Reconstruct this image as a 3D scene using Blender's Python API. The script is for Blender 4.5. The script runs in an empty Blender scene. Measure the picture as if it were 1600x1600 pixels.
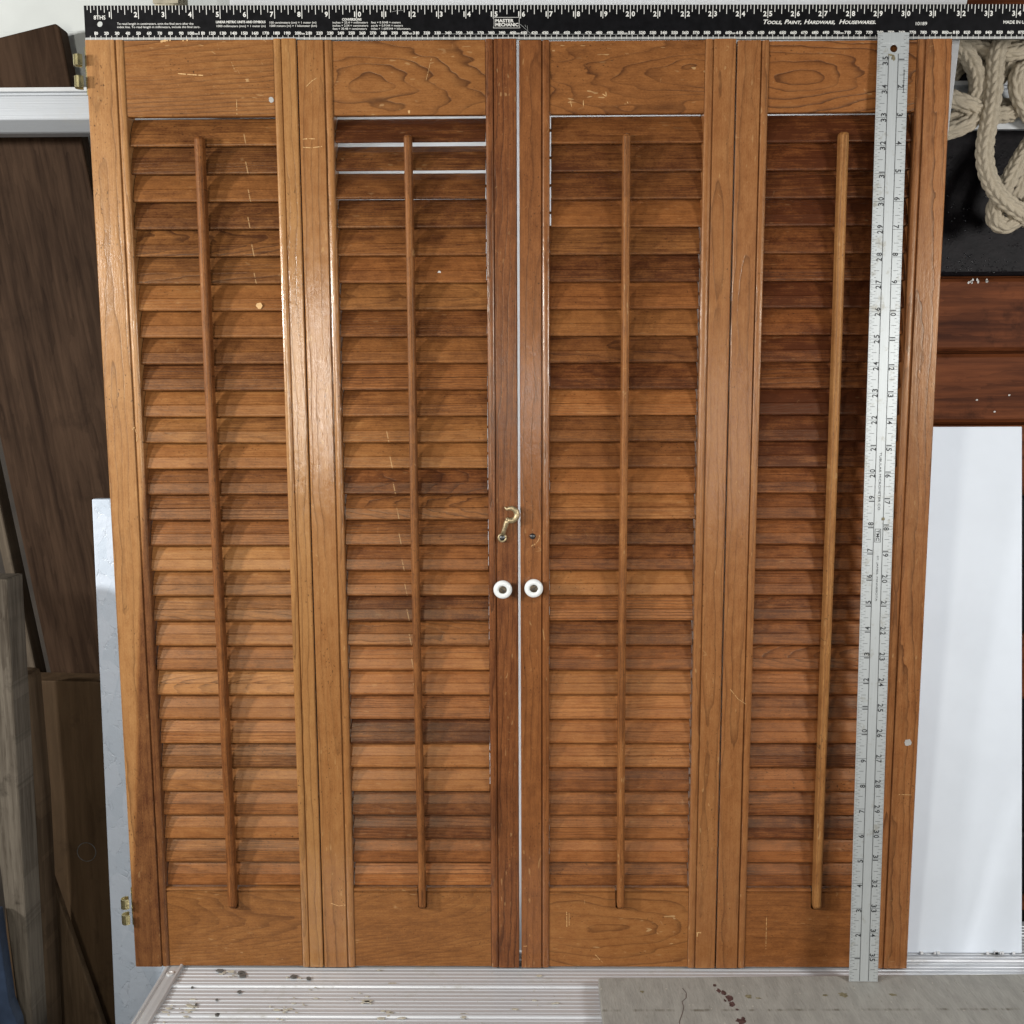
import bpy, bmesh, math, random
from mathutils import Matrix, Vector, Euler

random.seed(7)
S = bpy.context.scene
COL = S.collection
IN = 0.0254

# ------------------------------------------------------------------ camera
cam_d = bpy.data.cameras.new("camera")
cam = bpy.data.objects.new("camera", cam_d)
COL.objects.link(cam)
cam_d.sensor_width = 36.0
cam_d.lens = 35.1
cam_d.clip_start = 0.02
cam_d.clip_end = 50.0
pitch, yaw, roll = 0.12661, -0.01097, 0.00387
fw = Vector((math.sin(yaw) * math.cos(pitch), math.cos(yaw) * math.cos(pitch), -math.sin(pitch)))
rt = Vector((math.cos(yaw), -math.sin(yaw), 0.0))
dn = fw.cross(rt)
r2 = math.cos(roll) * rt + math.sin(roll) * dn
d2 = -math.sin(roll) * rt + math.cos(roll) * dn
M = Matrix((r2, -d2, -fw)).transposed().to_4x4()
M.translation = Vector((0.00467, -0.97174, 0.60329))
cam.matrix_world = M
S.camera = cam

# ------------------------------------------------------------------ world, lamps, exposure
W = bpy.data.worlds.new("World")
S.world = W
W.use_nodes = True
bg = W.node_tree.nodes["Background"]
bg.inputs[0].default_value = (0.93, 0.96, 1.0, 1)
bg.inputs[1].default_value = 0.035
S.view_settings.view_transform = 'Standard'
S.view_settings.look = 'None'
S.view_settings.exposure = -0.06
S.view_settings.gamma = 1.0


def lamp(name, loc, target, sx, sy, power, color=(1, 0.98, 0.95)):
    d = bpy.data.lights.new(name, 'AREA')
    d.shape = 'RECTANGLE'
    d.size, d.size_y = sx, sy
    d.energy = power
    d.color = color
    o = bpy.data.objects.new(name, d)
    COL.objects.link(o)
    o.location = loc
    v = Vector(target) - Vector(loc)
    o.rotation_euler = v.to_track_quat('-Z', 'Y').to_euler()
    return o


lamp("work_lamp", (-1.41, -0.75, 0.78), (-0.25, 0, 0.46), 0.10, 0.11, 17.5)
lamp("work_lamp", (-0.95, -0.92, 0.82), (-0.2, 0, 0.45), 0.10, 0.12, 5.0)
lamp("work_lamp", (0.95, -0.80, 0.70), (0.20, 0, 0.38), 0.20, 0.22, 7.6)
lamp("tube_lamp", (-0.394, -1.02, 0.61), (-0.2, 0, 0.55), 0.12, 0.33, 3.6, (1, 0.95, 0.86))
lamp("tube_lamp", (0.400, -1.04, 0.49), (0.2, 0, 0.5), 0.12, 0.30, 1.3, (1, 0.97, 0.92))
lamp("tube_lamp", (0.035, -1.10, 0.575), (0.02, 0, 0.55), 0.09, 0.18, 0.8, (1, 0.97, 0.92))  # added near the camera for the middle stile's sheen, with some frontal fill
# added area lamp that makes the translucent foam sheet glow through the shutter gaps
lamp("added_backlight", (0.08, 0.090, 0.50), (0.08, -1.0, 0.50), 0.46, 0.90, 3.6, (1.0, 0.99, 0.96))

# ------------------------------------------------------------------ node helper


class NT:
    def __init__(self, name):
        self.m = bpy.data.materials.new(name)
        self.m.use_nodes = True
        self.t = self.m.node_tree
        self.bsdf = self.t.nodes["Principled BSDF"]

    def n(self, kind, **kw):
        x = self.t.nodes.new(kind)
        for k, v in kw.items():
            setattr(x, k, v)
        return x

    def put(self, sock, v):
        if hasattr(v, 'is_output'):
            self.t.links.new(v, sock)
        else:
            if sock.type == 'RGBA' and len(v) == 3:
                v = (*v, 1)
            sock.default_value = v

    def math(self, op, a, b=0.0, c=0.0, clamp=False):
        x = self.n('ShaderNodeMath', operation=op, use_clamp=clamp)
        self.put(x.inputs[0], a)
        self.put(x.inputs[1], b)
        self.put(x.inputs[2], c)
        return x.outputs[0]

    def ss(self, v, lo, hi, a=0.0, b=1.0):
        x = self.n('ShaderNodeMapRange', interpolation_type='SMOOTHSTEP')
        self.put(x.inputs['Value'], v)
        self.put(x.inputs['From Min'], lo)
        self.put(x.inputs['From Max'], hi)
        self.put(x.inputs['To Min'], a)
        self.put(x.inputs['To Max'], b)
        return x.outputs[0]

    def xyz(self, a, b, c):
        x = self.n('ShaderNodeCombineXYZ')
        for i, v in enumerate((a, b, c)):
            self.put(x.inputs[i], v)
        return x.outputs[0]

    def sep(self, v):
        x = self.n('ShaderNodeSeparateXYZ')
        self.put(x.inputs[0], v)
        return x.outputs

    def noise(self, v, scale=1.0, detail=2.0, rough=0.5, dist=0.0):
        x = self.n('ShaderNodeTexNoise')
        self.put(x.inputs['Vector'], v)
        x.inputs['Scale'].default_value = scale
        x.inputs['Detail'].default_value = detail
        x.inputs['Roughness'].default_value = rough
        x.inputs['Distortion'].default_value = dist
        return x.outputs[0]

    def voronoi(self, v, scale, feature='F1', out='Distance'):
        x = self.n('ShaderNodeTexVoronoi', feature=feature)
        self.put(x.inputs['Vector'], v)
        x.inputs['Scale'].default_value = scale
        return x.outputs[out]

    def mix(self, f, a, b, mode='MIX'):
        x = self.n('ShaderNodeMix', data_type='RGBA', blend_type=mode)
        self.put(x.inputs[0], f)
        self.put(x.inputs[6], a)
        self.put(x.inputs[7], b)
        return x.outputs[2]

    def attr(self, name):
        x = self.n('ShaderNodeAttribute', attribute_type='OBJECT', attribute_name=name)
        return x.outputs['Fac']

    def obj(self):
        return self.n('ShaderNodeTexCoord').outputs['Object']

    def rand(self):
        return self.n('ShaderNodeObjectInfo').outputs['Random']

    def bump(self, h, strength=0.3, dist=0.001):
        x = self.n('ShaderNodeBump')
        x.inputs['Strength'].default_value = strength
        x.inputs['Distance'].default_value = dist
        self.put(x.inputs['Height'], h)
        self.put(self.bsdf.inputs['Normal'], x.outputs[0])

    def set(self, **kw):
        for k, v in kw.items():
            self.put(self.bsdf.inputs[k.replace('_', ' ')], v)
        return self.m


def wood(name, axis, dark, honey, rough=0.33, spec=0.38, stain=(0.045, 0.016, 0.008), coat=0.0):
    """Finished softwood. Per-object properties: tone, ring_d, ring_f, ring_t, grain, heart, mark_x, mark_s, wear."""
    N = NT(name)
    p = N.sep(N.obj())
    rnd = N.rand()
    if axis == 'x':
        L, A, B = p[0], p[2], p[1]
    else:
        L, A, B = p[2], p[0], p[1]
    off = N.math('MULTIPLY', rnd, 53.0)
    Lo = N.math('ADD', L, off)
    tone = N.attr('tone')
    # growth rings cut by the face
    wob = N.math('SUBTRACT', N.noise(N.xyz(N.math('MULTIPLY', Lo, 9), N.math('MULTIPLY', A, 34), off), 1, 2), 0.5)
    wob2 = N.math('SUBTRACT', N.noise(N.xyz(N.math('MULTIPLY', Lo, 70), N.math('MULTIPLY', A, 190), off), 1, 2), 0.5)
    depth = N.math('ADD', N.math('MULTIPLY_ADD', L, N.attr('ring_t'), N.attr('ring_d')), B)
    aoff = N.math('MULTIPLY_ADD', N.math('SUBTRACT', rnd, 0.5), N.attr('ring_o'), A)
    r = N.math('SQRT', N.math('ADD', N.math('MULTIPLY', aoff, aoff), N.math('MULTIPLY', depth, depth)))
    r = N.math('ADD', r, N.math('MULTIPLY', wob, N.attr('ring_w')))
    r = N.math('MULTIPLY_ADD', wob2, N.math('MULTIPLY_ADD', N.attr('thin'), 0.0022, 0.0010), r)
    ph = N.math('FRACT', N.math('MULTIPLY_ADD', r, N.attr('ring_f'), off))
    late = N.math('POWER', ph, N.math('MULTIPLY_ADD', N.attr('thin'), 7.0, 3.0))
    late = N.math('MULTIPLY', late, N.ss(ph, 0.93, 1.0, 1.0, 0.0))
    lmask = N.ss(N.noise(N.xyz(N.math('MULTIPLY', Lo, 5), N.math('MULTIPLY', A, 60), N.math('ADD', off, 9.1)), 1, 2), 0.3, 0.62, 0.25, 1.0)
    late = N.math('MULTIPLY', N.math('MULTIPLY', late, N.attr('grain')), lmask)
    # fibre and pores
    fib = N.noise(N.xyz(N.math('MULTIPLY', Lo, 26), N.math('MULTIPLY', A, 900), N.math('MULTIPLY_ADD', B, 900, off)), 1, 3, 0.6)
    fib2 = N.noise(N.xyz(N.math('MULTIPLY', Lo, 150), N.math('MULTIPLY', A, 1500), N.math('MULTIPLY_ADD', B, 1500, off)), 1, 1)
    pores = N.ss(fib2, 0.60, 0.74)
    speck = N.noise(N.xyz(N.math('MULTIPLY', Lo, 420), N.math('MULTIPLY', A, 620), off), 1, 0)
    speck = N.math('MULTIPLY', N.ss(speck, 0.73, 0.80), N.ss(N.noise(N.xyz(N.math('MULTIPLY', Lo, 14), N.math('MULTIPLY', A, 40), off), 1, 1), 0.45, 0.68))
    mott = N.noise(N.xyz(N.math('MULTIPLY', Lo, 13), N.math('MULTIPLY', A, 48), N.math('ADD', off, 3.3)), 1, 3, 0.6)
    mott2 = N.noise(N.xyz(N.math('MULTIPLY', Lo, 70), N.math('MULTIPLY', A, 130), N.math('ADD', off, 5.3)), 1, 3, 0.65)
    t = N.math('ADD', tone, N.math('MULTIPLY', N.math('SUBTRACT', mott, 0.5), N.math('MULTIPLY', N.attr('fibre'), 0.75)))
    t = N.math('ADD', t, N.math('MULTIPLY', N.math('SUBTRACT', mott2, 0.5), 0.50))
    t = N.math('ADD', t, N.math('MULTIPLY', N.math('SUBTRACT', fib, 0.5), N.math('MULTIPLY', N.attr('fibre'), 0.95)))
    grit = N.noise(N.xyz(N.math('MULTIPLY', Lo, 480), N.math('MULTIPLY', A, 1150), N.math('ADD', off, 2.7)), 1, 2, 0.7)
    t = N.math('ADD', t, N.math('MULTIPLY', N.math('SUBTRACT', grit, 0.5), 0.50))
    # darker tone that runs along one side of a stile, wider towards the bottom
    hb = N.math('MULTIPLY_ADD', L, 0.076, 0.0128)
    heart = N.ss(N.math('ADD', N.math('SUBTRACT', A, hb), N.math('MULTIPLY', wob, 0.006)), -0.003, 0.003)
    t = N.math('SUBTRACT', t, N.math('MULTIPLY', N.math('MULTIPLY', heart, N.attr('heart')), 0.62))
    cr = N.n('ShaderNodeValToRGB')
    N.put(cr.inputs[0], t)
    e = cr.color_ramp.elements
    e[0].position, e[0].color = 0.0, (*dark, 1)
    e[1].position, e[1].color = 1.0, (*honey, 1)
    mid = cr.color_ramp.elements.new(0.5)
    mid.color = (dark[0] * .45 + honey[0] * .55, dark[1] * .54 + honey[1] * .46, dark[2] * .62 + honey[2] * .38, 1)
    col = cr.outputs[0]
    col = N.mix(N.math('MULTIPLY', late, 1.0, clamp=True), col, N.mix(0.30, stain, col))
    col = N.mix(N.math('MULTIPLY', pores, N.math('MULTIPLY', N.attr('fibre'), 0.46)), col, stain)
    col = N.mix(N.math('MULTIPLY', speck, 0.7), col, (0.03, 0.014, 0.008))
    col = N.mix(N.attr('red'), col, N.mix(1.0, col, (0.97, 0.80, 0.76), 'MULTIPLY'))
    # dark handling stains
    st = N.noise(N.xyz(N.math('MULTIPLY', Lo, 7), N.math('MULTIPLY', A, 16), N.math('ADD', off, 17.0)), 1, 4, 0.7)
    col = N.mix(N.math('MULTIPLY', N.ss(st, 0.58, 0.78, 0.0, 0.5), N.attr('fibre')), col, stain)
    # bright scratches: short pieces of thin contour lines
    wear = N.attr('wear')
    c1 = N.noise(N.xyz(N.math('MULTIPLY', Lo, 60), N.math('MULTIPLY', A, 34), off), 1, 0)
    line = N.ss(N.math('ABSOLUTE', N.math('SUBTRACT', c1, 0.5)), 0.002, 0.009, 0.8, 0.0)
    msk = N.ss(N.noise(N.xyz(N.math('MULTIPLY', Lo, 110), N.math('MULTIPLY', A, 120), N.math('ADD', off, 31)), 1, 2), 0.62, 0.70)
    c2 = N.noise(N.xyz(N.math('MULTIPLY', Lo, 120), N.math('MULTIPLY', A, 420), N.math('ADD', off, 41)), 1, 0)
    nick = N.math('MULTIPLY', N.ss(c2, 0.745, 0.78), N.ss(mott, 0.5, 0.62))
    scr = N.math('MULTIPLY', N.math('MAXIMUM', N.math('MULTIPLY', line, msk), nick), wear, clamp=True)
    # one scratch across the lower half of a slat
    mx = N.math('ABSOLUTE', N.math('SUBTRACT', N.math('MULTIPLY_ADD', A, 0.22, L), N.attr('mark_x')))
    mk = N.math('MULTIPLY', N.ss(mx, 0.0002, 0.0007, 1.0, 0.0), N.attr('mark_s'))
    mk = N.math('MULTIPLY', mk, N.ss(A, -0.0035, -0.0045, 0.0, 1.0))
    mk = N.math('MULTIPLY', mk, N.ss(N.noise(N.xyz(Lo, N.math('MULTIPLY', A, 500), off), 1, 1), 0.36, 0.46))
    scr = N.math('MAXIMUM', scr, mk)
    col = N.mix(N.math('MULTIPLY', scr, 0.58), col, (0.56, 0.36, 0.17))
    N.bump(N.math('ADD', N.math('MULTIPLY', fib, 0.5), N.math('ADD', N.math('MULTIPLY', late, -0.5), N.math('MULTIPLY', mott2, 1.0))), 0.40, 0.0006)
    N.set(Base_Color=col, Roughness=N.math('ADD', N.math('MULTIPLY_ADD', fib, 0.16, rough - 0.10), N.math('MULTIPLY', mott2, 0.10)), Specular_IOR_Level=spec, Specular_Tint=(1.0, 0.84, 0.62, 1))
    if coat:
        N.set(Coat_Weight=N.math('MULTIPLY', N.attr('gloss'), coat), Coat_Roughness=N.math('MULTIPLY_ADD', mott2, 0.20, 0.07), Coat_Tint=(1.0, 0.93, 0.80, 1))
        N.t.links.new(N.bsdf.inputs['Normal'].links[0].from_socket, N.bsdf.inputs['Coat Normal'])
    return N.m


DARK, HONEY = (0.076, 0.0260, 0.0105), (0.415, 0.207, 0.069)
wood_x = wood("varnished_cedar_across", 'x', DARK, HONEY)
wood_z = wood("varnished_cedar_upright", 'z', (0.085, 0.030, 0.0140), (0.405, 0.214, 0.082), rough=0.34, spec=0.40, coat=0.75)
wood_rod = wood("worn_cedar_rod", 'z', DARK, HONEY, rough=0.46, spec=0.3)


def flat(name, col, rough=0.5, metal=0.0, var=0.15, scale=40, bump=0.0, spec=0.5, emis=None):
    N = NT(name)
    n = N.noise(N.obj(), scale, 4, 0.6)
    c = N.mix(N.ss(n, 0.3, 0.7), tuple(x * (1 - var) for x in col), tuple(min(1, x * (1 + var)) for x in col))
    N.set(Base_Color=c, Roughness=N.math('MULTIPLY_ADD', n, 0.15, rough - 0.07), Metallic=metal, Specular_IOR_Level=spec)
    if bump:
        N.bump(n, bump, 0.001)
    return N.m


def raw_wood(name, dark, light, rough=0.75, axis='z', scl=1.0, dirt=0.5, spec=0.15):
    N = NT(name)
    p = N.sep(N.obj())
    L, A, B = (p[2], p[0], p[1]) if axis == 'z' else (p[0], p[2], p[1])
    off = N.math('MULTIPLY', N.rand(), 31)
    f = N.noise(N.xyz(N.math('MULTIPLY', L, 10 * scl), N.math('MULTIPLY', A, 170 * scl), N.math('MULTIPLY_ADD', B, 170 * scl, off)), 1, 4, 0.65)
    g = N.noise(N.xyz(N.math('MULTIPLY', L, 5), N.math('MULTIPLY', A, 26), off), 1, 4, 0.65)
    k = N.math('FRACT', N.math('MULTIPLY', N.math('ADD', A, N.math('MULTIPLY', g, 0.06)), 75 * scl))
    t = N.math('ADD', N.math('MULTIPLY', f, 0.75), N.math('MULTIPLY', g, 0.75))
    t = N.math('SUBTRACT', t, N.math('MULTIPLY', N.math('POWER', k, 4.0), 0.09))
    c = N.mix(N.ss(t, 0.38, 1.05), dark, light)
    d = N.noise(N.xyz(N.math('MULTIPLY', L, 24), N.math('MULTIPLY', A, 24), off), 1, 5, 0.7)
    c = N.mix(N.ss(d, 0.55, 0.75, 0.0, dirt), c, tuple(x * 0.4 for x in dark))
    N.set(Base_Color=c, Roughness=rough, Specular_IOR_Level=spec)
    N.bump(N.math('ADD', f, d), 0.35, 0.001)
    return N.m


def aluminium(name, tint=(0.62, 0.64, 0.67), rough=0.36, axis='x', dirt=0.5, metal=0.30):
    N = NT(name)
    p = N.sep(N.obj())
    L, A = (p[0], p[1]) if axis == 'x' else (p[1], p[0])
    f = N.noise(N.xyz(N.math('MULTIPLY', L, 9), N.math('MULTIPLY', A, 900), N.math('MULTIPLY', p[2], 900)), 1, 2)
    d = N.noise(N.xyz(N.math('MULTIPLY', p[0], 26), N.math('MULTIPLY', p[1], 40), N.math('MULTIPLY', p[2], 30)), 1, 5, 0.7)
    d2 = N.noise(N.xyz(N.math('MULTIPLY', p[0], 160), N.math('MULTIPLY', p[1], 190), p[2]), 1, 2)
    dm = N.math('MAXIMUM', N.ss(d, 0.52, 0.72, 0.0, dirt), N.ss(d2, 0.70, 0.76, 0.0, dirt))
    c = N.mix(f, tuple(x * 0.86 for x in tint), tint)
    c = N.mix(dm, c, (0.34, 0.32, 0.27))
    N.set(Base_Color=c, Metallic=N.math('MULTIPLY_ADD', dm, -0.3, metal), Roughness=N.math('MULTIPLY_ADD', dm, 0.35, rough))
    N.bump(N.math('ADD', f, d), 0.12, 0.0006)
    return N.m


def board_paint(name, col, axis='x'):
    N = NT(name)
    p = N.sep(N.obj())
    n = N.noise(N.xyz(N.math('MULTIPLY', p[0], 90), N.math('MULTIPLY', p[1], 26), p[2]), 1, 5, 0.65)
    f = N.noise(N.xyz(N.math('MULTIPLY', p[0], 420), N.math('MULTIPLY', p[1], 90), p[2]), 1, 3, 0.6)
    sp = N.noise(N.obj(), 150, 2, 0.6)
    c = N.mix(N.ss(n, 0.3, 0.7), tuple(x * 0.86 for x in col), tuple(x * 1.10 for x in col))
    c = N.mix(N.ss(f, 0.58, 0.74, 0, 0.35), c, (0.16, 0.14, 0.11))
    c = N.mix(N.ss(sp, 0.70, 0.76, 0, 0.5), c, (0.62, 0.58, 0.48))
    # a dirty joint line that runs along the board
    ln = N.math('ABSOLUTE', N.math('SUBTRACT', N.math('ADD', p[1], N.math('MULTIPLY', n, 0.004)), N.math('MULTIPLY_ADD', p[0], 0.01, 0.0075)))
    msk = N.ss(N.noise(N.xyz(N.math('MULTIPLY', p[0], 55), 3.0, 1.0), 1, 4, 0.7), 0.44, 0.62)
    c = N.mix(N.math('MULTIPLY', N.ss(ln, 0.0006, 0.0026, 0.75, 0.0), msk), c, (0.10, 0.085, 0.06))
    N.set(Base_Color=c, Roughness=0.72, Specular_IOR_Level=0.3)
    N.bump(N.math('ADD', N.math('MULTIPLY', f, 1.2), n), 0.45, 0.0012)
    return N.m


def osb_paint(name):
    N = NT(name)
    o = N.obj()
    p = N.sep(o)
    w = N.noise(o, 28, 2)
    v = N.xyz(N.math('MULTIPLY_ADD', w, 0.9, N.math('MULTIPLY', p[0], 55)), N.math('MULTIPLY_ADD', w, 1.3, N.math('MULTIPLY', p[2], 30)), 0.0)
    x = N.n('ShaderNodeTexVoronoi', feature='DISTANCE_TO_EDGE')
    N.put(x.inputs['Vector'], v)
    x.inputs['Scale'].default_value = 1.0
    edge = x.outputs['Distance']
    cell = N.n('ShaderNodeTexVoronoi')
    N.put(cell.inputs['Vector'], v)
    cell.inputs['Scale'].default_value = 1.0
    cc = N.sep(cell.outputs['Color'])
    v2 = N.xyz(N.math('MULTIPLY', N.math('ADD', p[0], N.math('MULTIPLY', p[2], 0.7)), 120), N.math('MULTIPLY', N.math('SUBTRACT', p[2], N.math('MULTIPLY', p[0], 0.6)), 45), 2.0)
    y = N.n('ShaderNodeTexVoronoi', feature='DISTANCE_TO_EDGE')
    N.put(y.inputs['Vector'], v2)
    y.inputs['Scale'].default_value = 1.0
    brk = N.ss(N.noise(o, 85, 3, 0.6), 0.50, 0.64)
    ln = N.math('MAXIMUM', N.ss(edge, 0.012, 0.04, 1, 0), N.math('MULTIPLY', N.ss(y.outputs['Distance'], 0.01, 0.035, 1, 0), 0.7))
    ln = N.math('MULTIPLY', ln, brk)
    c = N.mix(cc[0], (0.60, 0.69, 0.80), (0.68, 0.76, 0.87))
    c = N.mix(N.math('MULTIPLY', ln, 0.09), c, (0.14, 0.18, 0.24))
    h = N.math('ADD', N.math('MULTIPLY', cc[1], 0.7), N.math('MULTIPLY', N.math('SUBTRACT', 1.0, ln), 1.0))
    N.set(Base_Color=c, Roughness=0.32, Specular_IOR_Level=0.5)
    N.bump(N.math('ADD', h, N.noise(o, 120, 4)), 0.45, 0.0016)
    return N.m


brass = flat("aged_brass", (0.46, 0.37, 0.22), 0.46, 0.75, 0.35, 320)
brass_new = flat("plated_brass", (0.62, 0.54, 0.28), 0.28, 0.95, 0.15, 200)
dark_steel = flat("dark_screw_steel", (0.10, 0.10, 0.10), 0.35, 0.85, 0.3, 500)
brown_steel = flat("bronzed_screw", (0.16, 0.13, 0.09), 0.40, 0.8, 0.3, 500)
porcelain = flat("white_porcelain", (0.80, 0.83, 0.83), 0.16, 0, 0.02, 30)
black_paint = flat("black_anodised", (0.004, 0.004, 0.005), 0.42, 0, 0.3, 120, 0.03, 0.22)
print_white = flat("white_print", (0.78, 0.78, 0.74), 0.5, 0, 0.06, 900)
print_grey = flat("engraved_silver", (0.42, 0.43, 0.42), 0.45, 0.2, 0.1, 300)
print_black = flat("dark_engraving", (0.022, 0.024, 0.027), 0.6, 0, 0.5, 260)
N = NT("brushed_rule_aluminium")
_p = N.sep(N.obj())
_n = N.noise(N.xyz(N.math('MULTIPLY', _p[0], 700), _p[1], N.math('MULTIPLY', _p[2], 30)), 1, 3)
_d = N.noise(N.obj(), 55, 5, 0.75)
_c = N.mix(_n, (0.44, 0.47, 0.475), (0.55, 0.58, 0.585))
_c = N.mix(N.ss(_d, 0.54, 0.70, 0, 0.7), _c, (0.31, 0.295, 0.24))
N.set(Base_Color=_c, Metallic=0.35, Roughness=0.44)
N.bump(_d, 0.15, 0.0005)
rule_metal = N.m
white_board = flat("white_melamine", (0.80, 0.865, 0.95), 0.55, 0, 0.03, 9, 0, 0.2)
foam_white = flat("white_foam_board", (0.80, 0.81, 0.82), 0.7, 0, 0.03, 300, 0.2)
N = foam_nt = NT("backlit_foam")
_n = N.noise(N.obj(), 420, 2)
N.set(Base_Color=N.mix(_n, (0.74, 0.75, 0.76), (0.84, 0.85, 0.86)), Roughness=0.7)
_tr = N.n('ShaderNodeBsdfTranslucent')
_tr.inputs[0].default_value = (0.80, 0.82, 0.84, 1)
_mx = N.n('ShaderNodeMixShader')
_mx.inputs[0].default_value = 0.5
N.t.links.new(N.bsdf.outputs[0], _mx.inputs[1])
N.t.links.new(_tr.outputs[0], _mx.inputs[2])
N.t.links.new(_mx.outputs[0], N.t.nodes['Material Output'].inputs['Surface'])
foam_sheet_mat = N.m
wall_white = flat("worn_white_paint", (0.62, 0.65, 0.63), 0.6, 0, 0.10, 5)
alu = aluminium("ribbed_aluminium", dirt=0.55)
alu_rail = aluminium("rail_aluminium", (0.58, 0.60, 0.62), 0.33, 'y', 0.35)
alu_beam = aluminium("beam_aluminium", (0.44, 0.465, 0.49), 0.40, 'x', 0.25)
lip_white = flat("pale_lip", (0.56, 0.58, 0.59), 0.4, 0.1, 0.06, 50)
grey_paint = board_paint("grey_green_board_paint", (0.315, 0.308, 0.282))
osb = osb_paint("painted_osb")
brown_board = raw_wood("dark_brown_board", (0.013, 0.0065, 0.0035), (0.062, 0.036, 0.0215), 0.7, 'z', 0.9, 0.3, 0.06)
pale_edge = raw_wood("pale_batten_wood", (0.06, 0.046, 0.032), (0.14, 0.11, 0.078), 0.7)
ply_dark = raw_wood("stained_plywood", (0.055, 0.033, 0.0165), (0.118, 0.074, 0.040), 0.7, 'z', 0.5, 0.5)
grey_wood = raw_wood("weathered_grey_wood", (0.036, 0.027, 0.019), (0.15, 0.128, 0.100), 0.85, 'z', 1.4, 0.7)
stick_wood = raw_wood("rough_brown_lumber", (0.050, 0.032, 0.018), (0.16, 0.108, 0.064), 0.75, 'z', 0.7, 0.5)
navy_paint = flat("navy_paint", (0.018, 0.030, 0.055), 0.45, 0, 0.3, 30)
cream_paint = flat("flaking_cream_paint", (0.42, 0.38, 0.28), 0.7, 0, 0.2, 90, 0.3)
plank_brown = raw_wood("brown_varnished_plank", (0.040, 0.0112, 0.0050), (0.20, 0.062, 0.022), 0.5, 'x', 0.8, 0.6, 0.05)
dark_wall = flat("dark_unlit_boarding", (0.035, 0.027, 0.020), 0.8, 0, 0.3, 20)
floor_mat = flat("dark_concrete", (0.06, 0.055, 0.05), 0.85, 0, 0.3, 30, 0.2)
chrome = flat("polished_tin", (0.70, 0.70, 0.68), 0.12, 1.0, 0.05, 60)
spot_white = flat("old_white_paint_spot", (0.62, 0.60, 0.56), 0.6, 0, 0.1, 300)
spot_grey = flat("grey_paint_spot", (0.40, 0.39, 0.37), 0.6, 0, 0.1, 300)
filler = flat("pale_wood_filler", (0.62, 0.38, 0.16), 0.6, 0, 0.1, 300)
stain_dark = flat("dark_drip", (0.11, 0.11, 0.105), 0.5, 0, 0.3, 200)
stain_red = flat("dried_maroon_paint", (0.075, 0.040, 0.040), 0.5, 0, 0.4, 300)
stain_tan = flat("dried_tan_paint", (0.47, 0.44, 0.36), 0.7, 0, 0.2, 300)
stain_olive = flat("olive_dirt", (0.19, 0.165, 0.10), 0.8, 0, 0.3, 300)

N = NT("black_painted_plank")
_o = N.obj()
_n = N.noise(_o, 70, 5, 0.7)
_b = N.voronoi(_o, 330)
_w = N.ss(N.noise(_o, 26, 3), 0.46, 0.62)
N.set(Base_Color=N.mix(N.ss(_n, 0.35, 0.8), (0.0050, 0.0042, 0.0052), (0.0140, 0.0112, 0.0128)), Roughness=0.46, Specular_IOR_Level=0.10)
N.bump(N.math('MULTIPLY_ADD', N.math('MULTIPLY', N.ss(_b, 0.1, 0.45, 1, 0), _w), 0.5, _n), 0.45, 0.0012)
plank_black = N.m

N = NT("braided_rope_fibre")
_o = N.obj()
_n = N.noise(_o, 1400, 3, 0.6)
_n2 = N.noise(_o, 60, 3)
_c = N.mix(_n, (0.31, 0.262, 0.190), (0.58, 0.515, 0.405))
_c = N.mix(N.ss(_n2, 0.5, 0.8, 0, 0.35), _c, (0.26, 0.215, 0.15))
N.set(Base_Color=_c, Roughness=0.9, Specular_IOR_Level=0.15)
N.bump(_n, 0.5, 0.0006)
rope_mat = N.m

# ------------------------------------------------------------------ object helpers


def link(name, me, mat, parent=None, loc=(0, 0, 0), rot=None, smooth=False):
    o = bpy.data.objects.new(name, me)
    COL.objects.link(o)
    if mat and not me.materials:
        me.materials.append(mat)
    if parent is not None:
        o.parent = parent
    o.location = loc
    if rot:
        o.rotation_euler = rot
    if smooth:
        me.polygons.foreach_set('use_smooth', [True] * len(me.polygons))
    return o


def mesh(name, verts, faces):
    me = bpy.data.meshes.new(name)
    me.from_pydata([tuple(v) for v in verts], [], faces)
    bm = bmesh.new()
    bm.from_mesh(me)
    bmesh.ops.recalc_face_normals(bm, faces=bm.faces)
    bm.to_mesh(me)
    bm.free()
    return me


def thing(name, label, cat, loc=(0, 0, 0), group=None):
    o = bpy.data.objects.new(name, None)
    COL.objects.link(o)
    o.location = loc
    o.empty_display_size = 0.05
    o['label'] = label
    o['category'] = cat
    if group:
        o['group'] = group
    return o


def tag(o, label, cat, group=None):
    o['label'] = label
    o['category'] = cat
    if group:
        o['group'] = group
    return o


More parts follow.
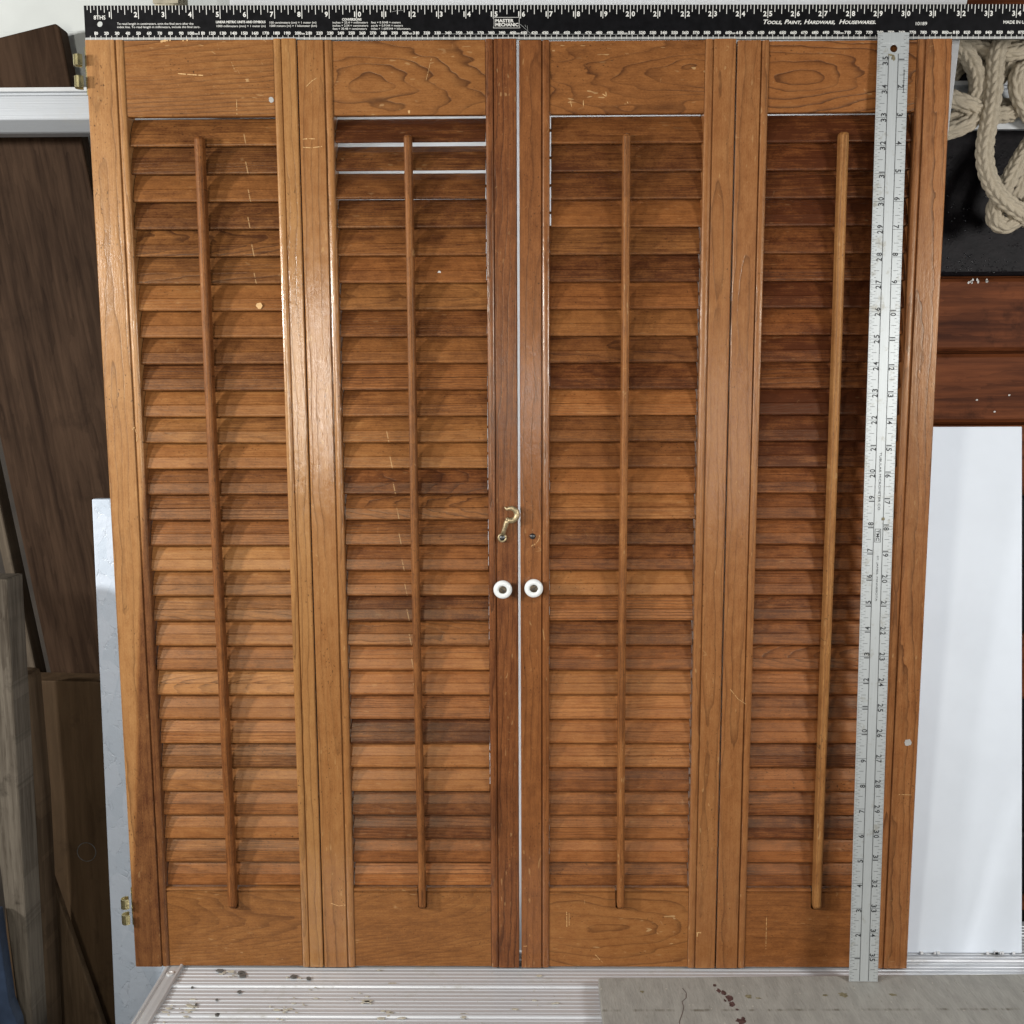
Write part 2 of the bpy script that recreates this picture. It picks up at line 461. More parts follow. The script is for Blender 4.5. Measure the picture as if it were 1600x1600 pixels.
class MB:
    def __init__(self):
        self.v, self.f = [], []

    def add(self, v, f):
        k = len(self.v)
        self.v += [tuple(x) for x in v]
        self.f += [tuple(i + k for i in q) for q in f]

    def box(self, x0, x1, y0, y1, z0, z1):
        v = [(x, y, z) for x in (x0, x1) for y in (y0, y1) for z in (z0, z1)]
        self.add(v, [(0, 1, 3, 2), (4, 6, 7, 5), (0, 4, 5, 1), (2, 3, 7, 6), (0, 2, 6, 4), (1, 5, 7, 3)])

    def prism(self, pts, a0, a1, axis='x', nseg=1):
        """closed outline pts (2-D) swept along axis; axis x: pts=(y,z); y: (x,z); z: (x,y)"""
        n = len(pts)
        rows = []
        for s in range(nseg + 1):
            a = a0 + (a1 - a0) * s / nseg
            for p in pts:
                rows.append({'x': (a, p[0], p[1]), 'y': (p[0], a, p[1]), 'z': (p[0], p[1], a)}[axis])
        f = []
        for s in range(nseg):
            for i in range(n):
                j = (i + 1) % n
                f.append((s * n + i, s * n + j, (s + 1) * n + j, (s + 1) * n + i))
        f.append(tuple(range(n)))
        f.append(tuple(nseg * n + i for i in reversed(range(n))))
        self.add(rows, f)

    def tube(self, pts, rad, n=12, squash=None):
        P = [Vector(p) for p in pts]
        up = Vector((0, 1, 0))
        rows = []
        for i, p in enumerate(P):
            t = (P[min(i + 1, len(P) - 1)] - P[max(i - 1, 0)]).normalized()
            a = t.cross(up)
            a = a.normalized() if a.length > 1e-6 else Vector((1, 0, 0))
            b = t.cross(a).normalized()
            r = rad[i] if isinstance(rad, (list, tuple)) else rad
            for k in range(n):
                q = 2 * math.pi * k / n
                rows.append(p + a * r * math.cos(q) + b * r * (squash or 1) * math.sin(q))
        f = []
        for i in range(len(P) - 1):
            for k in range(n):
                m = (k + 1) % n
                f.append((i * n + k, i * n + m, (i + 1) * n + m, (i + 1) * n + k))
        f.append(tuple(range(n)))
        f.append(tuple((len(P) - 1) * n + k for k in reversed(range(n))))
        self.add(rows, f)

    def lathe(self, prof, n=28, ctr=(0, 0, 0)):
        """prof (radius, y) from back to front, axis = -y"""
        rows, f = [], []
        for r, y in prof:
            for k in range(n):
                q = 2 * math.pi * k / n
                rows.append((ctr[0] + r * math.cos(q), ctr[1] + y, ctr[2] + r * math.sin(q)))
        for i in range(len(prof) - 1):
            for k in range(n):
                m = (k + 1) % n
                f.append((i * n + k, i * n + m, (i + 1) * n + m, (i + 1) * n + k))
        f.append(tuple(range(n)))
        f.append(tuple((len(prof) - 1) * n + k for k in reversed(range(n))))
        self.add(rows, f)

    def blob(self, cx, cz, rx, rz, y, n=14, jag=0.3, plane='xz', thick=0.0003):
        """a thin irregular patch of paint lying on a surface"""
        ring = []
        for k in range(n):
            q = 2 * math.pi * k / n
            s = 1 - jag / 2 + random.random() * jag
            ring.append((cx + rx * s * math.cos(q), cz + rz * s * math.sin(q)))
        if plane == 'xz':
            self.prism(ring, y, y - thick, 'y')
        else:
            self.prism(ring, y, y + thick, 'z')

    def mesh(self, name):
        return mesh(name, self.v, self.f)

    def build(self, name, mat, parent=None, loc=(0, 0, 0), rot=None, smooth=False, origin=None):
        if origin is not None:
            ox = Vector(origin)
            self.v = [tuple(Vector(v) - ox) for v in self.v]
            loc = tuple(Vector(loc) + ox)
        return link(name, self.mesh(name), mat, parent, loc, rot, smooth)


def bevel(o, w=0.0006, seg=2):
    m = o.modifiers.new("edge", 'BEVEL')
    m.width = w
    m.segments = seg
    m.limit_method = 'ANGLE'
    m.angle_limit = math.radians(40)
    return o


RED = 0.0


def grain(o, tone, d=0.05, f=420, t=0.0, g=0.8, o_=0.02, w=0.004, wear=0.6, **kw):
    o['tone'] = float(tone) - 0.04
    o['ring_d'] = float(d)
    o['ring_f'] = float(f)
    o['ring_t'] = float(t)
    o['grain'] = float(g)
    o['ring_o'] = float(o_)
    o['ring_w'] = float(w)
    o['wear'] = float(wear)
    o['red'] = float(kw.get('red', RED))
    o['fibre'] = float(kw.get('fibre', 1.0))
    o['gloss'] = float(kw.get('gloss', 0.2))
    o['thin'] = float(kw.get('thin', 0.0))
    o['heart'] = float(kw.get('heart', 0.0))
    o['mark_x'] = float(kw.get('mark_x', 9.0))
    o['mark_s'] = float(kw.get('mark_s', 0.0))
    return o


_glyph = {}


def glyphs(body, bold=0.0, shear=0.0, small_caps=False):
    key = (body, bold, shear, small_caps)
    if key in _glyph:
        return _glyph[key]
    c = bpy.data.curves.new("lettering", 'FONT')
    c.body = body
    c.size = 1.0
    c.resolution_u = 3
    c.offset = bold
    c.shear = shear
    if small_caps:
        c.small_caps_scale = 0.72
        for ch in c.body_format:
            ch.use_small_caps = True
    o = bpy.data.objects.new("lettering", c)
    COL.objects.link(o)
    dg = bpy.context.evaluated_depsgraph_get()
    me = bpy.data.meshes.new_from_object(o.evaluated_get(dg))
    v = [(p.co.x, p.co.y) for p in me.vertices]
    f = [tuple(p.vertices) for p in me.polygons]
    bpy.data.objects.remove(o)
    bpy.data.curves.remove(c)
    bpy.data.meshes.remove(me)
    xs = [p[0] for p in v] or [0]
    ys = [p[1] for p in v] or [0]
    _glyph[key] = (v, f, min(xs), max(xs), min(ys), max(ys))
    return _glyph[key]


def text(mb, body, u, w, h, width=None, anchor='l', turn=0, y=0.0, bold=0.012, shear=0.0, small_caps=False, hfix=None):
    """print body with cap height h at (u, w) on the xz plane; turn in quarter turns; width squeezes it"""
    v, f, x0, x1, y0, y1 = glyphs(body, bold, shear, small_caps)
    ch = hfix or (y1 - y0)
    sy = h / ch
    sx = sy if width is None else width / (x1 - x0)
    base = 0.0 if hfix else y0
    tw = (x1 - x0) * sx
    dx = {'l': 0, 'c': -tw / 2, 'r': -tw}[anchor]
    out = []
    for px, py in v:
        a, b = (px - x0) * sx + dx, (py - base) * sy
        if turn == 1:
            a, b = -b, a
        elif turn == -1:
            a, b = b, -a
        out.append((u + a, y, w + b))
    mb.add(out, f)


def tick(mb, x0, x1, z0, z1, y):
    mb.add([(x0, y, z0), (x1, y, z0), (x1, y, z1), (x0, y, z1)], [(0, 1, 2, 3)])


def plate_with_hole(x0, x1, z0, z1, cx, cz, r, y0, y1, along='x', n=32):
    """a flat bar with one round hole through it"""
    mb = MB()
    s = min(r * 1.35, abs(z1 - z0) / 2, abs(x1 - x0) / 2)
    if along == 'x':
        xa, xb, za, zb = cx - s, cx + s, z0, z1
        mb.box(x0, xa, y0, y1, z0, z1)
        mb.box(xb, x1, y0, y1, z0, z1)
    else:
        xa, xb, za, zb = x0, x1, cz - s, cz + s
        mb.box(x0, x1, y0, y1, z0, za)
        mb.box(x0, x1, y0, y1, zb, z1)
    inner, outer = [], []
    for k in range(n):
        q = 2 * math.pi * (k + 0.5) / n
        c_, s_ = math.cos(q), math.sin(q)
        inner.append((cx + r * c_, cz + r * s_))
        tx = ((xb - cx) / c_ if c_ > 0 else (xa - cx) / c_) if abs(c_) > 1e-9 else 1e9
        tz = ((zb - cz) / s_ if s_ > 0 else (za - cz) / s_) if abs(s_) > 1e-9 else 1e9
        t = min(tx, tz)
        outer.append((cx + t * c_, cz + t * s_))
    v = [(p[0], y, p[1]) for y in (y0, y1) for ring in (inner, outer) for p in ring]
    f = []
    for k in range(n):
        m = (k + 1) % n
        f.append((k, m, n + m, n + k))
        f.append((2 * n + k, 3 * n + k, 3 * n + m, 2 * n + m))
        f.append((k, 2 * n + k, 2 * n + m, m))
    mb.add(v, f)
    # corners of the square round the hole
    for sx, sz in ((xa, za), (xb, za), (xb, zb), (xa, zb)):
        best = sorted(range(n), key=lambda k: (outer[k][0] - sx) ** 2 + (outer[k][1] - sz) ** 2)[:2]
        a, b = outer[best[0]], outer[best[1]]
        if abs(a[0] - b[0]) > 1e-7 and abs(a[1] - b[1]) > 1e-7:
            mb.add([(sx, y0, sz), (a[0], y0, a[1]), (b[0], y0, b[1])], [(0, 1, 2)])
    return mb


# ------------------------------------------------------------------ the setting
mb = MB()
mb.box(-3, 3, -2.5, 1.5, -0.36, -0.32)
o = mb.build("floor", floor_mat)
o['kind'] = 'structure'
mb = MB()
mb.box(-3, 3, 0.42, 0.45, -0.32, 1.9)
o = mb.build("wall", dark_wall)
o['kind'] = 'structure'

# white painted wall section behind, upper left
mb = MB()
mb.box(-1.6, -0.05, 0.205, 0.22, 0.853, 1.6)
mb.box(-1.6, -0.05, 0.2045, 0.2055, 0.999, 1.0005)
o = mb.build("white_wall_panel", wall_white)
tag(o, "worn white painted wall section behind the dark brown board, upper left", "wall panel")

# boarded wall at the right, one plank at a time
t = thing("boarded_wall", "dark horizontal tongue and groove boarding at the right edge behind the rope", "wall boarding", (0.9, 0.14, -0.32))
rows = [(0.7192, 0.905, plank_black), (0.6382, 0.7162, plank_brown), (0.5600, 0.6352, plank_brown), (0.481, 0.557, plank_brown),
        (0.402, 0.478, plank_black), (0.323, 0.399, plank_black), (0.244, 0.320, plank_brown), (0.165, 0.241, plank_black), (0.086, 0.162, plank_black),
        (0.007, 0.083, plank_black), (0.908, 0.99, plank_black), (0.993, 1.075, plank_brown)]
for z0, z1, m in rows:
    mb = MB()
    zc = (z0 + z1) / 2
    h = (z1 - z0) / 2
    mb.prism([(0.0, h - 0.004), (0.003, h), (0.016, h), (0.016, -h), (0.003, -h), (0.0, -h + 0.004)], -0.52, 0.5, 'x')
    p = mb.build("plank", m, t, (0, 0, zc + 0.32))
    if z0 in (0.7192,):
        p['label'] = "black painted plank with lumpy paint"
mb = MB()
mb.box(-0.52, 0.5, 0.016, 0.03, 0.30, 1.40)
for z in (0.7178, 0.6368, 0.5586):
    mb.prism([(0.004, z - 0.0008 + 0.32), (0.002, z + 0.32), (0.004, z + 0.0008 + 0.32), (0.016, z + 0.0008 + 0.32), (0.016, z - 0.0008 + 0.32)], -0.52, 0.5, 'x')
mb.build("groove_backing", plank_brown, t)
mb = MB()
for k in range(110):
    if k < 70:
        x, z = random.gauss(-0.415, 0.022), random.gauss(0.731, 0.007)
    else:
        x, z = random.gauss(-0.42, 0.02), random.gauss(0.775, 0.018)
    if z < 0.722 or z > 0.86:
        continue
    r_ = random.uniform(0.0004, 0.0013)
    mb.lathe([(r_, 0.0004), (r_ * 0.8, -r_ * 0.45), (r_ * 0.4, -r_ * 0.7)], 8, (x, 0.0, z + 0.32))
p = mb.build("paint_lump", flat("glossy_black_paint", (0.008, 0.008, 0.010), 0.18, 0, 0.2, 100, 0, 0.6), t, smooth=True)
p['kind'] = 'stuff'
mb = MB()
for x, z in ((-0.395, 0.585), (-0.375, 0.572), (-0.36, 0.59)):
    mb.blob(x, z + 0.32, 0.0014, 0.0009, -0.0002, 9, 0.5)
for k in range(9):
    mb.blob(-0.414 + random.random() * 0.024, 0.7115 + random.random() * 0.004 + 0.32, 0.0011, 0.0016, -0.0002, 8, 0.6)
p = mb.build("paint_fleck", spot_white, t)
p['kind'] = 'stuff'

# ------------------------------------------------------------------ aluminium work platform
plat = thing("work_platform", "ribbed aluminium work platform under the shutters, paint splashed", "platform", (0.25, 0.0, -0.32))
PZ = 0.32
prof = [(-0.24, -0.004)]
y = -0.24
ys = []
major = [-0.2228, -0.1742, -0.1256, -0.0771, -0.0285, 0.0201, 0.0687]
pts = []


def rib(yc, w, h):
    return [(yc - w, 0.0), (yc - w * 0.72, h * 0.72), (yc - w * 0.3, h), (yc + w * 0.3, h), (yc + w * 0.72, h * 0.72), (yc + w, 0.0)]


ribs = []
for a in major:
    ribs.append((a, 0.0029, 0.0021))
for a, b in zip(major[:-1], major[1:]):
    for k in range(1, 8):
        ribs.append((a + (b - a) * k / 8, 0.0014, 0.00058))
for k in range(1, 4):
    ribs.append((major[-1] + 0.00607 * k, 0.0012, 0.0008))
ribs.sort()
top = []
for a, w, h in ribs:
    top += [(q[0], q[1] - 0.0017) for q in rib(a, w, h)]
outline = [(-0.24, -0.0017)] + top + [(0.097, -0.0017), (0.097, -0.03), (0.094, -0.03), (0.094, -0.005), (-0.237, -0.005), (-0.237, -0.03), (-0.24, -0.03)]
mb = MB()
mb.prism([(q[0], q[1] + PZ) for q in outline], -0.353 - 0.25, 0.75, 'x')
mb.build("deck", alu, plat)
# end rail: channel with raised lips
ro = [(-0.3705, -0.04), (-0.3705, 0.0005), (-0.3690, 0.0018), (-0.3672, 0.0018), (-0.3662, 0.0002), (-0.3560, 0.0002), (-0.3550, 0.0030), (-0.3530, 0.0030), (-0.3520, 0.0012), (-0.3520, -0.006), (-0.3680, -0.006), (-0.3680, -0.04)]
mb = MB()
mb.prism([(q[0] - 0.25, q[1] + PZ) for q in ro], -0.242, 0.099, 'y')
rail_o = mb.build("end_rail", alu_rail, plat)
mb = MB()
mb.lathe([(0.0042, 0.0), (0.0042, -0.0006), (0.0034, -0.0012), (0.0022, -0.0013), (0.0018, -0.0006), (0.0010, -0.0004)], 20)
riv = mb.build("rivet", flat("rivet_zinc", (0.66, 0.66, 0.66), 0.4, 0.4, 0.1, 300), rail_o, (-0.3612 - 0.25, -0.011, PZ + 0.0004), (-math.pi / 2, 0, 0))
for lx in (-0.32 - 0.25, 0.72):
    for ly in (-0.22, 0.08):
        mb = MB()
        mb.box(lx - 0.012, lx + 0.012, ly - 0.012, ly + 0.012, 0.0, PZ - 0.006)
        mb.build("leg", alu_rail, plat)
mb = MB()
for x, yy, rx, ry in ((-0.312, -0.0045, 0.004, 0.0022), (-0.2885, -0.0085, 0.0034, 0.003), (-0.2858, -0.013, 0.0035, 0.0035), (-0.2325, -0.0148, 0.0032, 0.0034), (-0.2165, -0.018, 0.0024, 0.0026),
                      (-0.281, -0.041, 0.002, 0.0022), (-0.292, -0.078, 0.0024, 0.002), (-0.351 + 0.02, -0.034, 0.0012, 0.0014), (-0.318, -0.062, 0.001, 0.0016), (-0.30, -0.054, 0.0012, 0.0012)):
    mb.blob(x - 0.25, yy, rx, ry, PZ - 0.0008, 14, 0.35, 'xy', 0.0012)
p = mb.build("drip", stain_dark, plat)
p['kind'] = 'stuff'
mb = MB()
for cx_, cy_, sx_, sy_, n_ in ((-0.338, -0.076, 0.010, 0.005, 16), (-0.322, -0.066, 0.006, 0.006, 10), (-0.300, -0.0110, 0.005, 0.003, 6), (-0.155, -0.054, 0.004, 0.010, 9), (-0.228, -0.070, 0.008, 0.010, 16),
                               (-0.12, -0.07, 0.02, 0.01, 8), (-0.20, -0.03, 0.04, 0.02, 10), (0.0, -0.05, 0.05, 0.03, 10)):
    for k in range(n_):
        q = abs(random.gauss(0, 0.0007)) + 0.0004
        mb.blob(random.gauss(cx_, sx_) - 0.25, random.gauss(cy_, sy_), q * random.uniform(1, 3.2), q, PZ - 0.0004, 9, 0.8, 'xy', 0.0007)
p = mb.build("paint_splash", stain_tan, plat)
p['kind'] = 'stuff'

# ------------------------------------------------------------------ things behind the shutters
# white foam sheet
mb = MB()
mb.prism([(-0.2745, 0.985), (0.4295, 0.985), (0.4210, 0.9252), (0.4129, 0.8227), (0.3257, 0.0022), (-0.2153, 0.0022), (-0.2681, 0.8608)], 0.030, 0.035, 'y')
o = bevel(mb.build("foam_sheet", foam_sheet_mat, origin=(0, 0.0325, 0.5)), 0.0008)
tag(o, "large white foam sheet standing directly behind the four shutters", "sheet")
# its torn white edge strip at the upper right
# aluminium beam
bo = [(0.0, 0.0), (-0.0012, 0.0), (-0.0012, 0.003), (-0.0148, 0.0098), (-0.0150, 0.011), (-0.0160, 0.0335), (-0.0135, 0.0345), (-0.0135, 0.0368), (-0.0165, 0.0375), (-0.0165, 0.0415), (0.012, 0.0415), (0.012, 0.0)]
mb = MB()
mb.prism([(-0.001, 0.0), (-0.004, 0.0008), (-0.016, 0.0098), (-0.0165, 0.0110), (-0.0165, 0.0330), (-0.0155, 0.0342), (-0.0140, 0.0345), (-0.0140, 0.0366), (-0.0165, 0.0372), (-0.0165, 0.0412), (0.014, 0.0412), (0.014, 0.0)], -1.3, 0.9, 'x')
bm_t = thing("aluminium_beam", "long aluminium beam crossing behind the shutters at shelf height", "beam", (0, 0.1065, 0.8652))
mb.build("beam_body", alu_beam, bm_t)
mb = MB()
mb.box(-1.3, 0.9, -0.0180, -0.0167, 0.0374, 0.0411)
mb.build("top_lip", lip_white, bm_t)
mb = MB()
mb.box(0.30, 0.9, -0.0184, -0.0170, -0.0062, 0.0070)  # pale strip painting bounced light onto the beam's underside, right part only
mb.build("lit_underside", lip_white, bm_t)

# dark brown leaning board with its chamfered edge
mb = MB()
c = Vector((-0.50, 0.14, 0.6))


def lean(name, pts, y0, y1, mat, label, cat, bw=0.0012, origin=None):
    mb = MB()
    mb.prism(pts, y0, y1, 'y')
    xs = sum(p[0] for p in pts) / len(pts)
    zs = sum(p[1] for p in pts) / len(pts)
    o = bevel(mb.build(name, mat, origin=(xs, (y0 + y1) / 2, zs)), bw)
    tag(o, label, cat)
    return o


# right edge runs from (-.489,.986) down to (-.384,.273)
ang = math.atan2(0.105, 0.713)
L = 1.06
wd = 0.160
mb = MB()
mb.prism([(-wd / 2, -L / 2), (wd / 2, -L / 2), (wd / 2, L / 2 - 0.004), (wd / 2 - 0.004, L / 2), (-wd / 2, L / 2 - 0.012)], -0.011, 0.011, 'y')
dx, dz = math.sin(ang), -math.cos(ang)
trx, trz = -0.4988, 0.9961
cx = trx - math.cos(ang) * wd / 2 + dx * L / 2
cz = trz - math.sin(ang) * wd / 2 + dz * L / 2
o = bevel(mb.build("leaning_board", brown_board, None, (cx, 0.178, cz), (0, -ang, 0)), 0.002)
tag(o, "wide dark brown board leaning sideways at the left, crossed by the aluminium beam", "board")
mb = MB()
mb.prism([(-0.006, -0.5), (0.006, -0.5), (0.006, 0.5), (-0.006, 0.5)], -0.012, 0.012, 'y')
o = bevel(mb.build("batten", pale_edge, None, (-0.6150 + dx * 0.20, 0.178, 0.54 + dz * 0.20), (0, -ang * 1.02, 0)), 0.002)
tag(o, "narrow pale batten along the lower left edge of the dark brown board", "batten")
lean("plywood_panel", [(-0.600, 0.2724), (-0.4400, 0.2690), (-0.4400, -0.318), (-0.610, -0.318)], 0.126, 0.160, ply_dark,
     "dark stained plywood panel with a ring mark in the shadow, lower left", "panel")
mb = MB()
cxr, czr = -0.5040, 0.066
rg = MB()
ringp = [(cxr + 0.0108 * math.cos(q * 2 * math.pi / 40), 0.1256, czr + 0.0113 * math.sin(q * 2 * math.pi / 40)) for q in range(41)]
rg.tube(ringp, 0.0005, 6)
ply = bpy.data.objects["plywood_panel"]
rg.v = [tuple(Vector(v) - ply.location) for v in rg.v]
rg.build("ring_mark", stain_dark, ply)
lean("osb_board", [(-0.4678, 0.4809), (-0.300, 0.4805), (-0.300, -0.319), (-0.4785, -0.319), (-0.4740, -0.03), (-0.4712, 0.2)], 0.110, 0.122, osb,
     "pale blue painted strand board standing behind the left shutter", "board", 0.0015)
lean("weathered_post", [(-0.60, 0.4096), (-0.5200, 0.4095), (-0.5265, -0.19), (-0.5290, -0.318), (-0.552, -0.318), (-0.5393, -0.0777), (-0.5481, 0.0971), (-0.5650, 0.32)], 0.020, 0.054, grey_wood,
     "grey weathered lumber post with flaking paint at the left edge", "post", 0.002)
lean("lumber_stick", [(-0.560, 0.2985), (-0.5276, 0.2960), (-0.5249, 0.1576), (-0.5268, 0.02), (-0.5288, -0.105), (-0.533, -0.318), (-0.570, -0.318), (-0.556, -0.105)], 0.060, 0.098, stick_wood,
     "rough brown lumber stick standing behind the grey post, lower left", "stick", 0.006)
lean("triangular_offcut", [(-0.5395, 0.052), (-0.5355, 0.046), (-0.4901, -0.122), (-0.4380, -0.318), (-0.560, -0.318)], 0.102, 0.112, stick_wood,
     "triangular wood offcut beside the rough brown stick, bottom left", "offcut", 0.0015)
lean("navy_board", [(-0.60, 0.062), (-0.5440, 0.0605), (-0.5375, -0.04), (-0.5304, -0.064), (-0.520, -0.318), (-0.60, -0.318)], 0.0, 0.014, navy_paint,
     "navy blue painted board in the bottom left corner", "board", 0.001)

# white panel leaning at the right
mb = MB()
ln = math.hypot(0.068, 0.557)
mb.prism([(0.33, 0.0), (0.5355, 0.0), (0.5355, ln), (0.33, ln)], 0.0, 0.006, 'y')
o = bevel(mb.build("white_panel", white_board, None, (0, 0.030, 0.0004), (-math.atan2(0.068, 0.557), 0, 0)), 0.0007)
tag(o, "smooth white panel leaning on the platform right of the shutters", "panel")
crumb = MB()
for k in range(9):
    x = 0.417 + random.random() * 0.118
    s = 0.0006 + random.random() * 0.0011
    crumb.box(x, x + s * 2.2, 0.0275, 0.0295, -0.0012, s)
p = crumb.build("chipped_edge", foam_white, None, (0, 0, 0.0015))
p.parent = o
p.matrix_parent_inverse = o.matrix_basis.inverted()
p['kind'] = 'stuff'

# little tin above the ruler at the left
t = thing("tin", "shiny metal tin on the shelf above the black ruler, upper left", "tin", (-0.361, 0.125, 0.9085))
mb = MB()
mb.tube([(0, 0, 0.0), (0, 0, 0.15)], 0.0165, 28)
mb.build("tin_body", chrome, t, smooth=False)
mb = MB()
mb.tube([(0, 0, 0.03), (0, 0, 0.12)], 0.0168, 28)
mb.box(-0.013, 0.013, -0.0175, -0.0164, 0.085, 0.12)
mb.build("paper_band", cream_paint, t)

# ------------------------------------------------------------------ rope


def catmull(P, n):
    out = []
    Q = [P[0] * 2 - P[1]] + P + [P[-1] * 2 - P[-2]]
    for i in range(1, len(Q) - 2):
        for k in range(n):
            t_ = k / n
            a, b, c_, d = Q[i - 1], Q[i], Q[i + 1], Q[i + 2]
            out.append(0.5 * ((2 * b) + (c_ - a) * t_ + (2 * a - 5 * b + 4 * c_ - d) * t_ ** 2 + (3 * b - a - 3 * c_ + d) * t_ ** 3))
    out.append(P[-1])
    return out


def rope_tube(mb, path, r0=0.0064):
    P = [Vector(p) for p in path]
    C_ = catmull(P, 24)
    # resample evenly
    acc = [0.0]
    for a, b in zip(C_[:-1], C_[1:]):
        acc.append(acc[-1] + (b - a).length)
    step = 0.0011
    n = int(acc[-1] / step)
    pts, j = [], 0
    for i in range(n + 1):
        s = i * step
        while j < len(acc) - 2 and acc[j + 1] < s:
            j += 1
        u = (s - acc[j]) / max(1e-9, acc[j + 1] - acc[j])
        pts.append(C_[j].lerp(C_[j + 1], min(1, u)))
    na = 48
    cols = 8
    stitch = 0.0100
    prev = None
    rows = []
    for i, p in enumerate(pts):
        tn = (pts[min(i + 1, n)] - pts[max(i - 1, 0)]).normalized()
        if prev is None:
            a = tn.cross(Vector((0.3, 1, 0.2))).normalized()
        else:
            a = (prev - tn * prev.dot(tn)).normalized()
        prev = a
        b = tn.cross(a)
        s = i * step
        for k in range(na):
            q = 2 * math.pi * k / na
            cc = q / (2 * math.pi) * cols
            ci = math.floor(cc)
            fx = cc - ci - 0.5
            ph = s / stitch + (0.5 if ci % 2 else 0.0)
            ph += fx * (0.9 if ci % 2 else -0.9)
            fz = ph - math.floor(ph) - 0.5
            bump = max(0.0, 1 - (abs(fx) / 0.56) ** 2.2) * max(0.0, 1 - (abs(fz) / 0.56) ** 2.4)
            r = r0 * (0.72 + 0.40 * bump ** 0.8)
            rows.append(p + a * r * math.cos(q) + b * r * math.sin(q))
    f = []
    for i in range(len(pts) - 1):
        for k in range(na):
            m = (k + 1) % na
            f.append((i * na + k, i * na + m, (i + 1) * na + m, (i + 1) * na + k))
    mb.add(rows, f)


mb = MB()
rope_paths = [
    [(0.4850, 0.075, 0.946), (0.4705, 0.062, 0.9230), (0.4680, 0.058, 0.8897), (0.4646, 0.056, 0.8625), (0.4623, 0.058, 0.8321), (0.4693, 0.062, 0.8075), (0.4857, 0.066, 0.7871), (0.516, 0.070, 0.768)],
    [(0.525, 0.085, 0.853), (0.5090, 0.080, 0.8290), (0.4945, 0.078, 0.8010), (0.4850, 0.078, 0.7800), (0.4875, 0.078, 0.7655), (0.5011, 0.078, 0.7640), (0.520, 0.076, 0.785)],
    [(0.4303, 0.070, 0.9440), (0.4467, 0.068, 0.9215), (0.4546, 0.066, 0.9030), (0.4540, 0.066, 0.8849), (0.4420, 0.070, 0.8680), (0.4186, 0.075, 0.8598)],
    [(0.410, 0.072, 0.893), (0.4365, 0.060, 0.8785), (0.4520, 0.062, 0.8735), (0.4748, 0.072, 0.8690), (0.50, 0.082, 0.873)],
    [(0.410, 0.070, 0.8480), (0.4378, 0.060, 0.8540), (0.4510, 0.064, 0.8640), (0.4600, 0.075, 0.8837), (0.478, 0.08, 0.905)],
    [(0.425, 0.085, 0.952), (0.4587, 0.078, 0.9330), (0.4838, 0.070, 0.9270), (0.5032, 0.066, 0.9300), (0.525, 0.066, 0.945)],
    [(0.522, 0.075, 0.918), (0.4975, 0.068, 0.9085), (0.4955, 0.066, 0.8895), (0.5110, 0.072, 0.8690), (0.53, 0.08, 0.86)],
    [(0.44, 0.088, 0.94), (0.458, 0.084, 0.925), (0.4720, 0.080, 0.905), (0.4860, 0.080, 0.912), (0.500, 0.082, 0.945)],
    [(0.43, 0.094, 0.90), (0.452, 0.098, 0.925), (0.475, 0.096, 0.948)],
    [(0.470, 0.092, 0.95), (0.482, 0.096, 0.930), (0.476, 0.096, 0.905), (0.486, 0.094, 0.885), (0.510, 0.092, 0.88)],
    [(0.500, 0.096, 0.95), (0.512, 0.090, 0.925), (0.53, 0.090, 0.91)],
    [(0.526, 0.092, 0.838), (0.512, 0.090, 0.80), (0.508, 0.090, 0.782), (0.525, 0.088, 0.768)],
]
for pth in rope_paths:
    rope_tube(mb, pth, 0.0080)
o = mb.build("rope", rope_mat, None, (0, 0, 0), None, True, origin=(0.47, 0.07, 0.85))
tag(o, "thick beige braided rope hanging in loops over the beam, upper right", "rope")
fz = MB()
for k in range(700):
    pth = random.choice(rope_paths[:5])
    i = random.randrange(1, len(pth) - 1)
    a = Vector(pth[i]).lerp(Vector(pth[i + 1]), random.random())
    d = Vector((random.uniform(-1, 1), random.uniform(-1, 0.2), random.uniform(-1, 1))).normalized()
    q0 = a + d * 0.0076
    q1 = q0 + d * random.uniform(0.001, 0.003) + Vector((random.uniform(-1, 1), 0, random.uniform(-1, 1))) * 0.0015
    fz.tube([q0, q0.lerp(q1, 0.5), q1], 0.00008, 3)
f_o = fz.build("loose_fibre", rope_mat, None, (0, 0, 0))
f_o.parent = o
f_o.matrix_parent_inverse = Matrix.Translation(-Vector(o.location))
f_o['kind'] = 'stuff'

# ------------------------------------------------------------------ the shutters
TH = 0.0215
ZB, ZR = 0.0872, 0.8545


def stile_mesh(w, h, inner):
    """origin at centre; inner=+1: bead along the +x edge"""
    s = inner
    x0, x1 = -w / 2, w / 2
    pr = [(x0, TH), (x0, 0.0009), (x0 + 0.0009, 0.0)]
    g = x1 - 0.0078
    pr += [(g - 0.0007, 0.0), (g - 0.0003, 0.0004), (g, 0.0019), (g + 0.0003, 0.0019), (g + 0.0006, 0.0010)]
    for k in range(8):
        q = math.pi * (0.94 - 0.84 * k / 7)
        pr.append((g + 0.0042 + 0.0035 * math.cos(q), 0.0020 - 0.0018 * math.sin(q) ** 0.8))
    pr += [(x1, 0.0024), (x1, TH)]
    pr = [(p[0] * s, p[1] - TH / 2) for p in pr]
    mb = MB()
    mb.prism(pr, -h / 2, h / 2, 'z', 10)
    me = mb.mesh("stile")
    return me


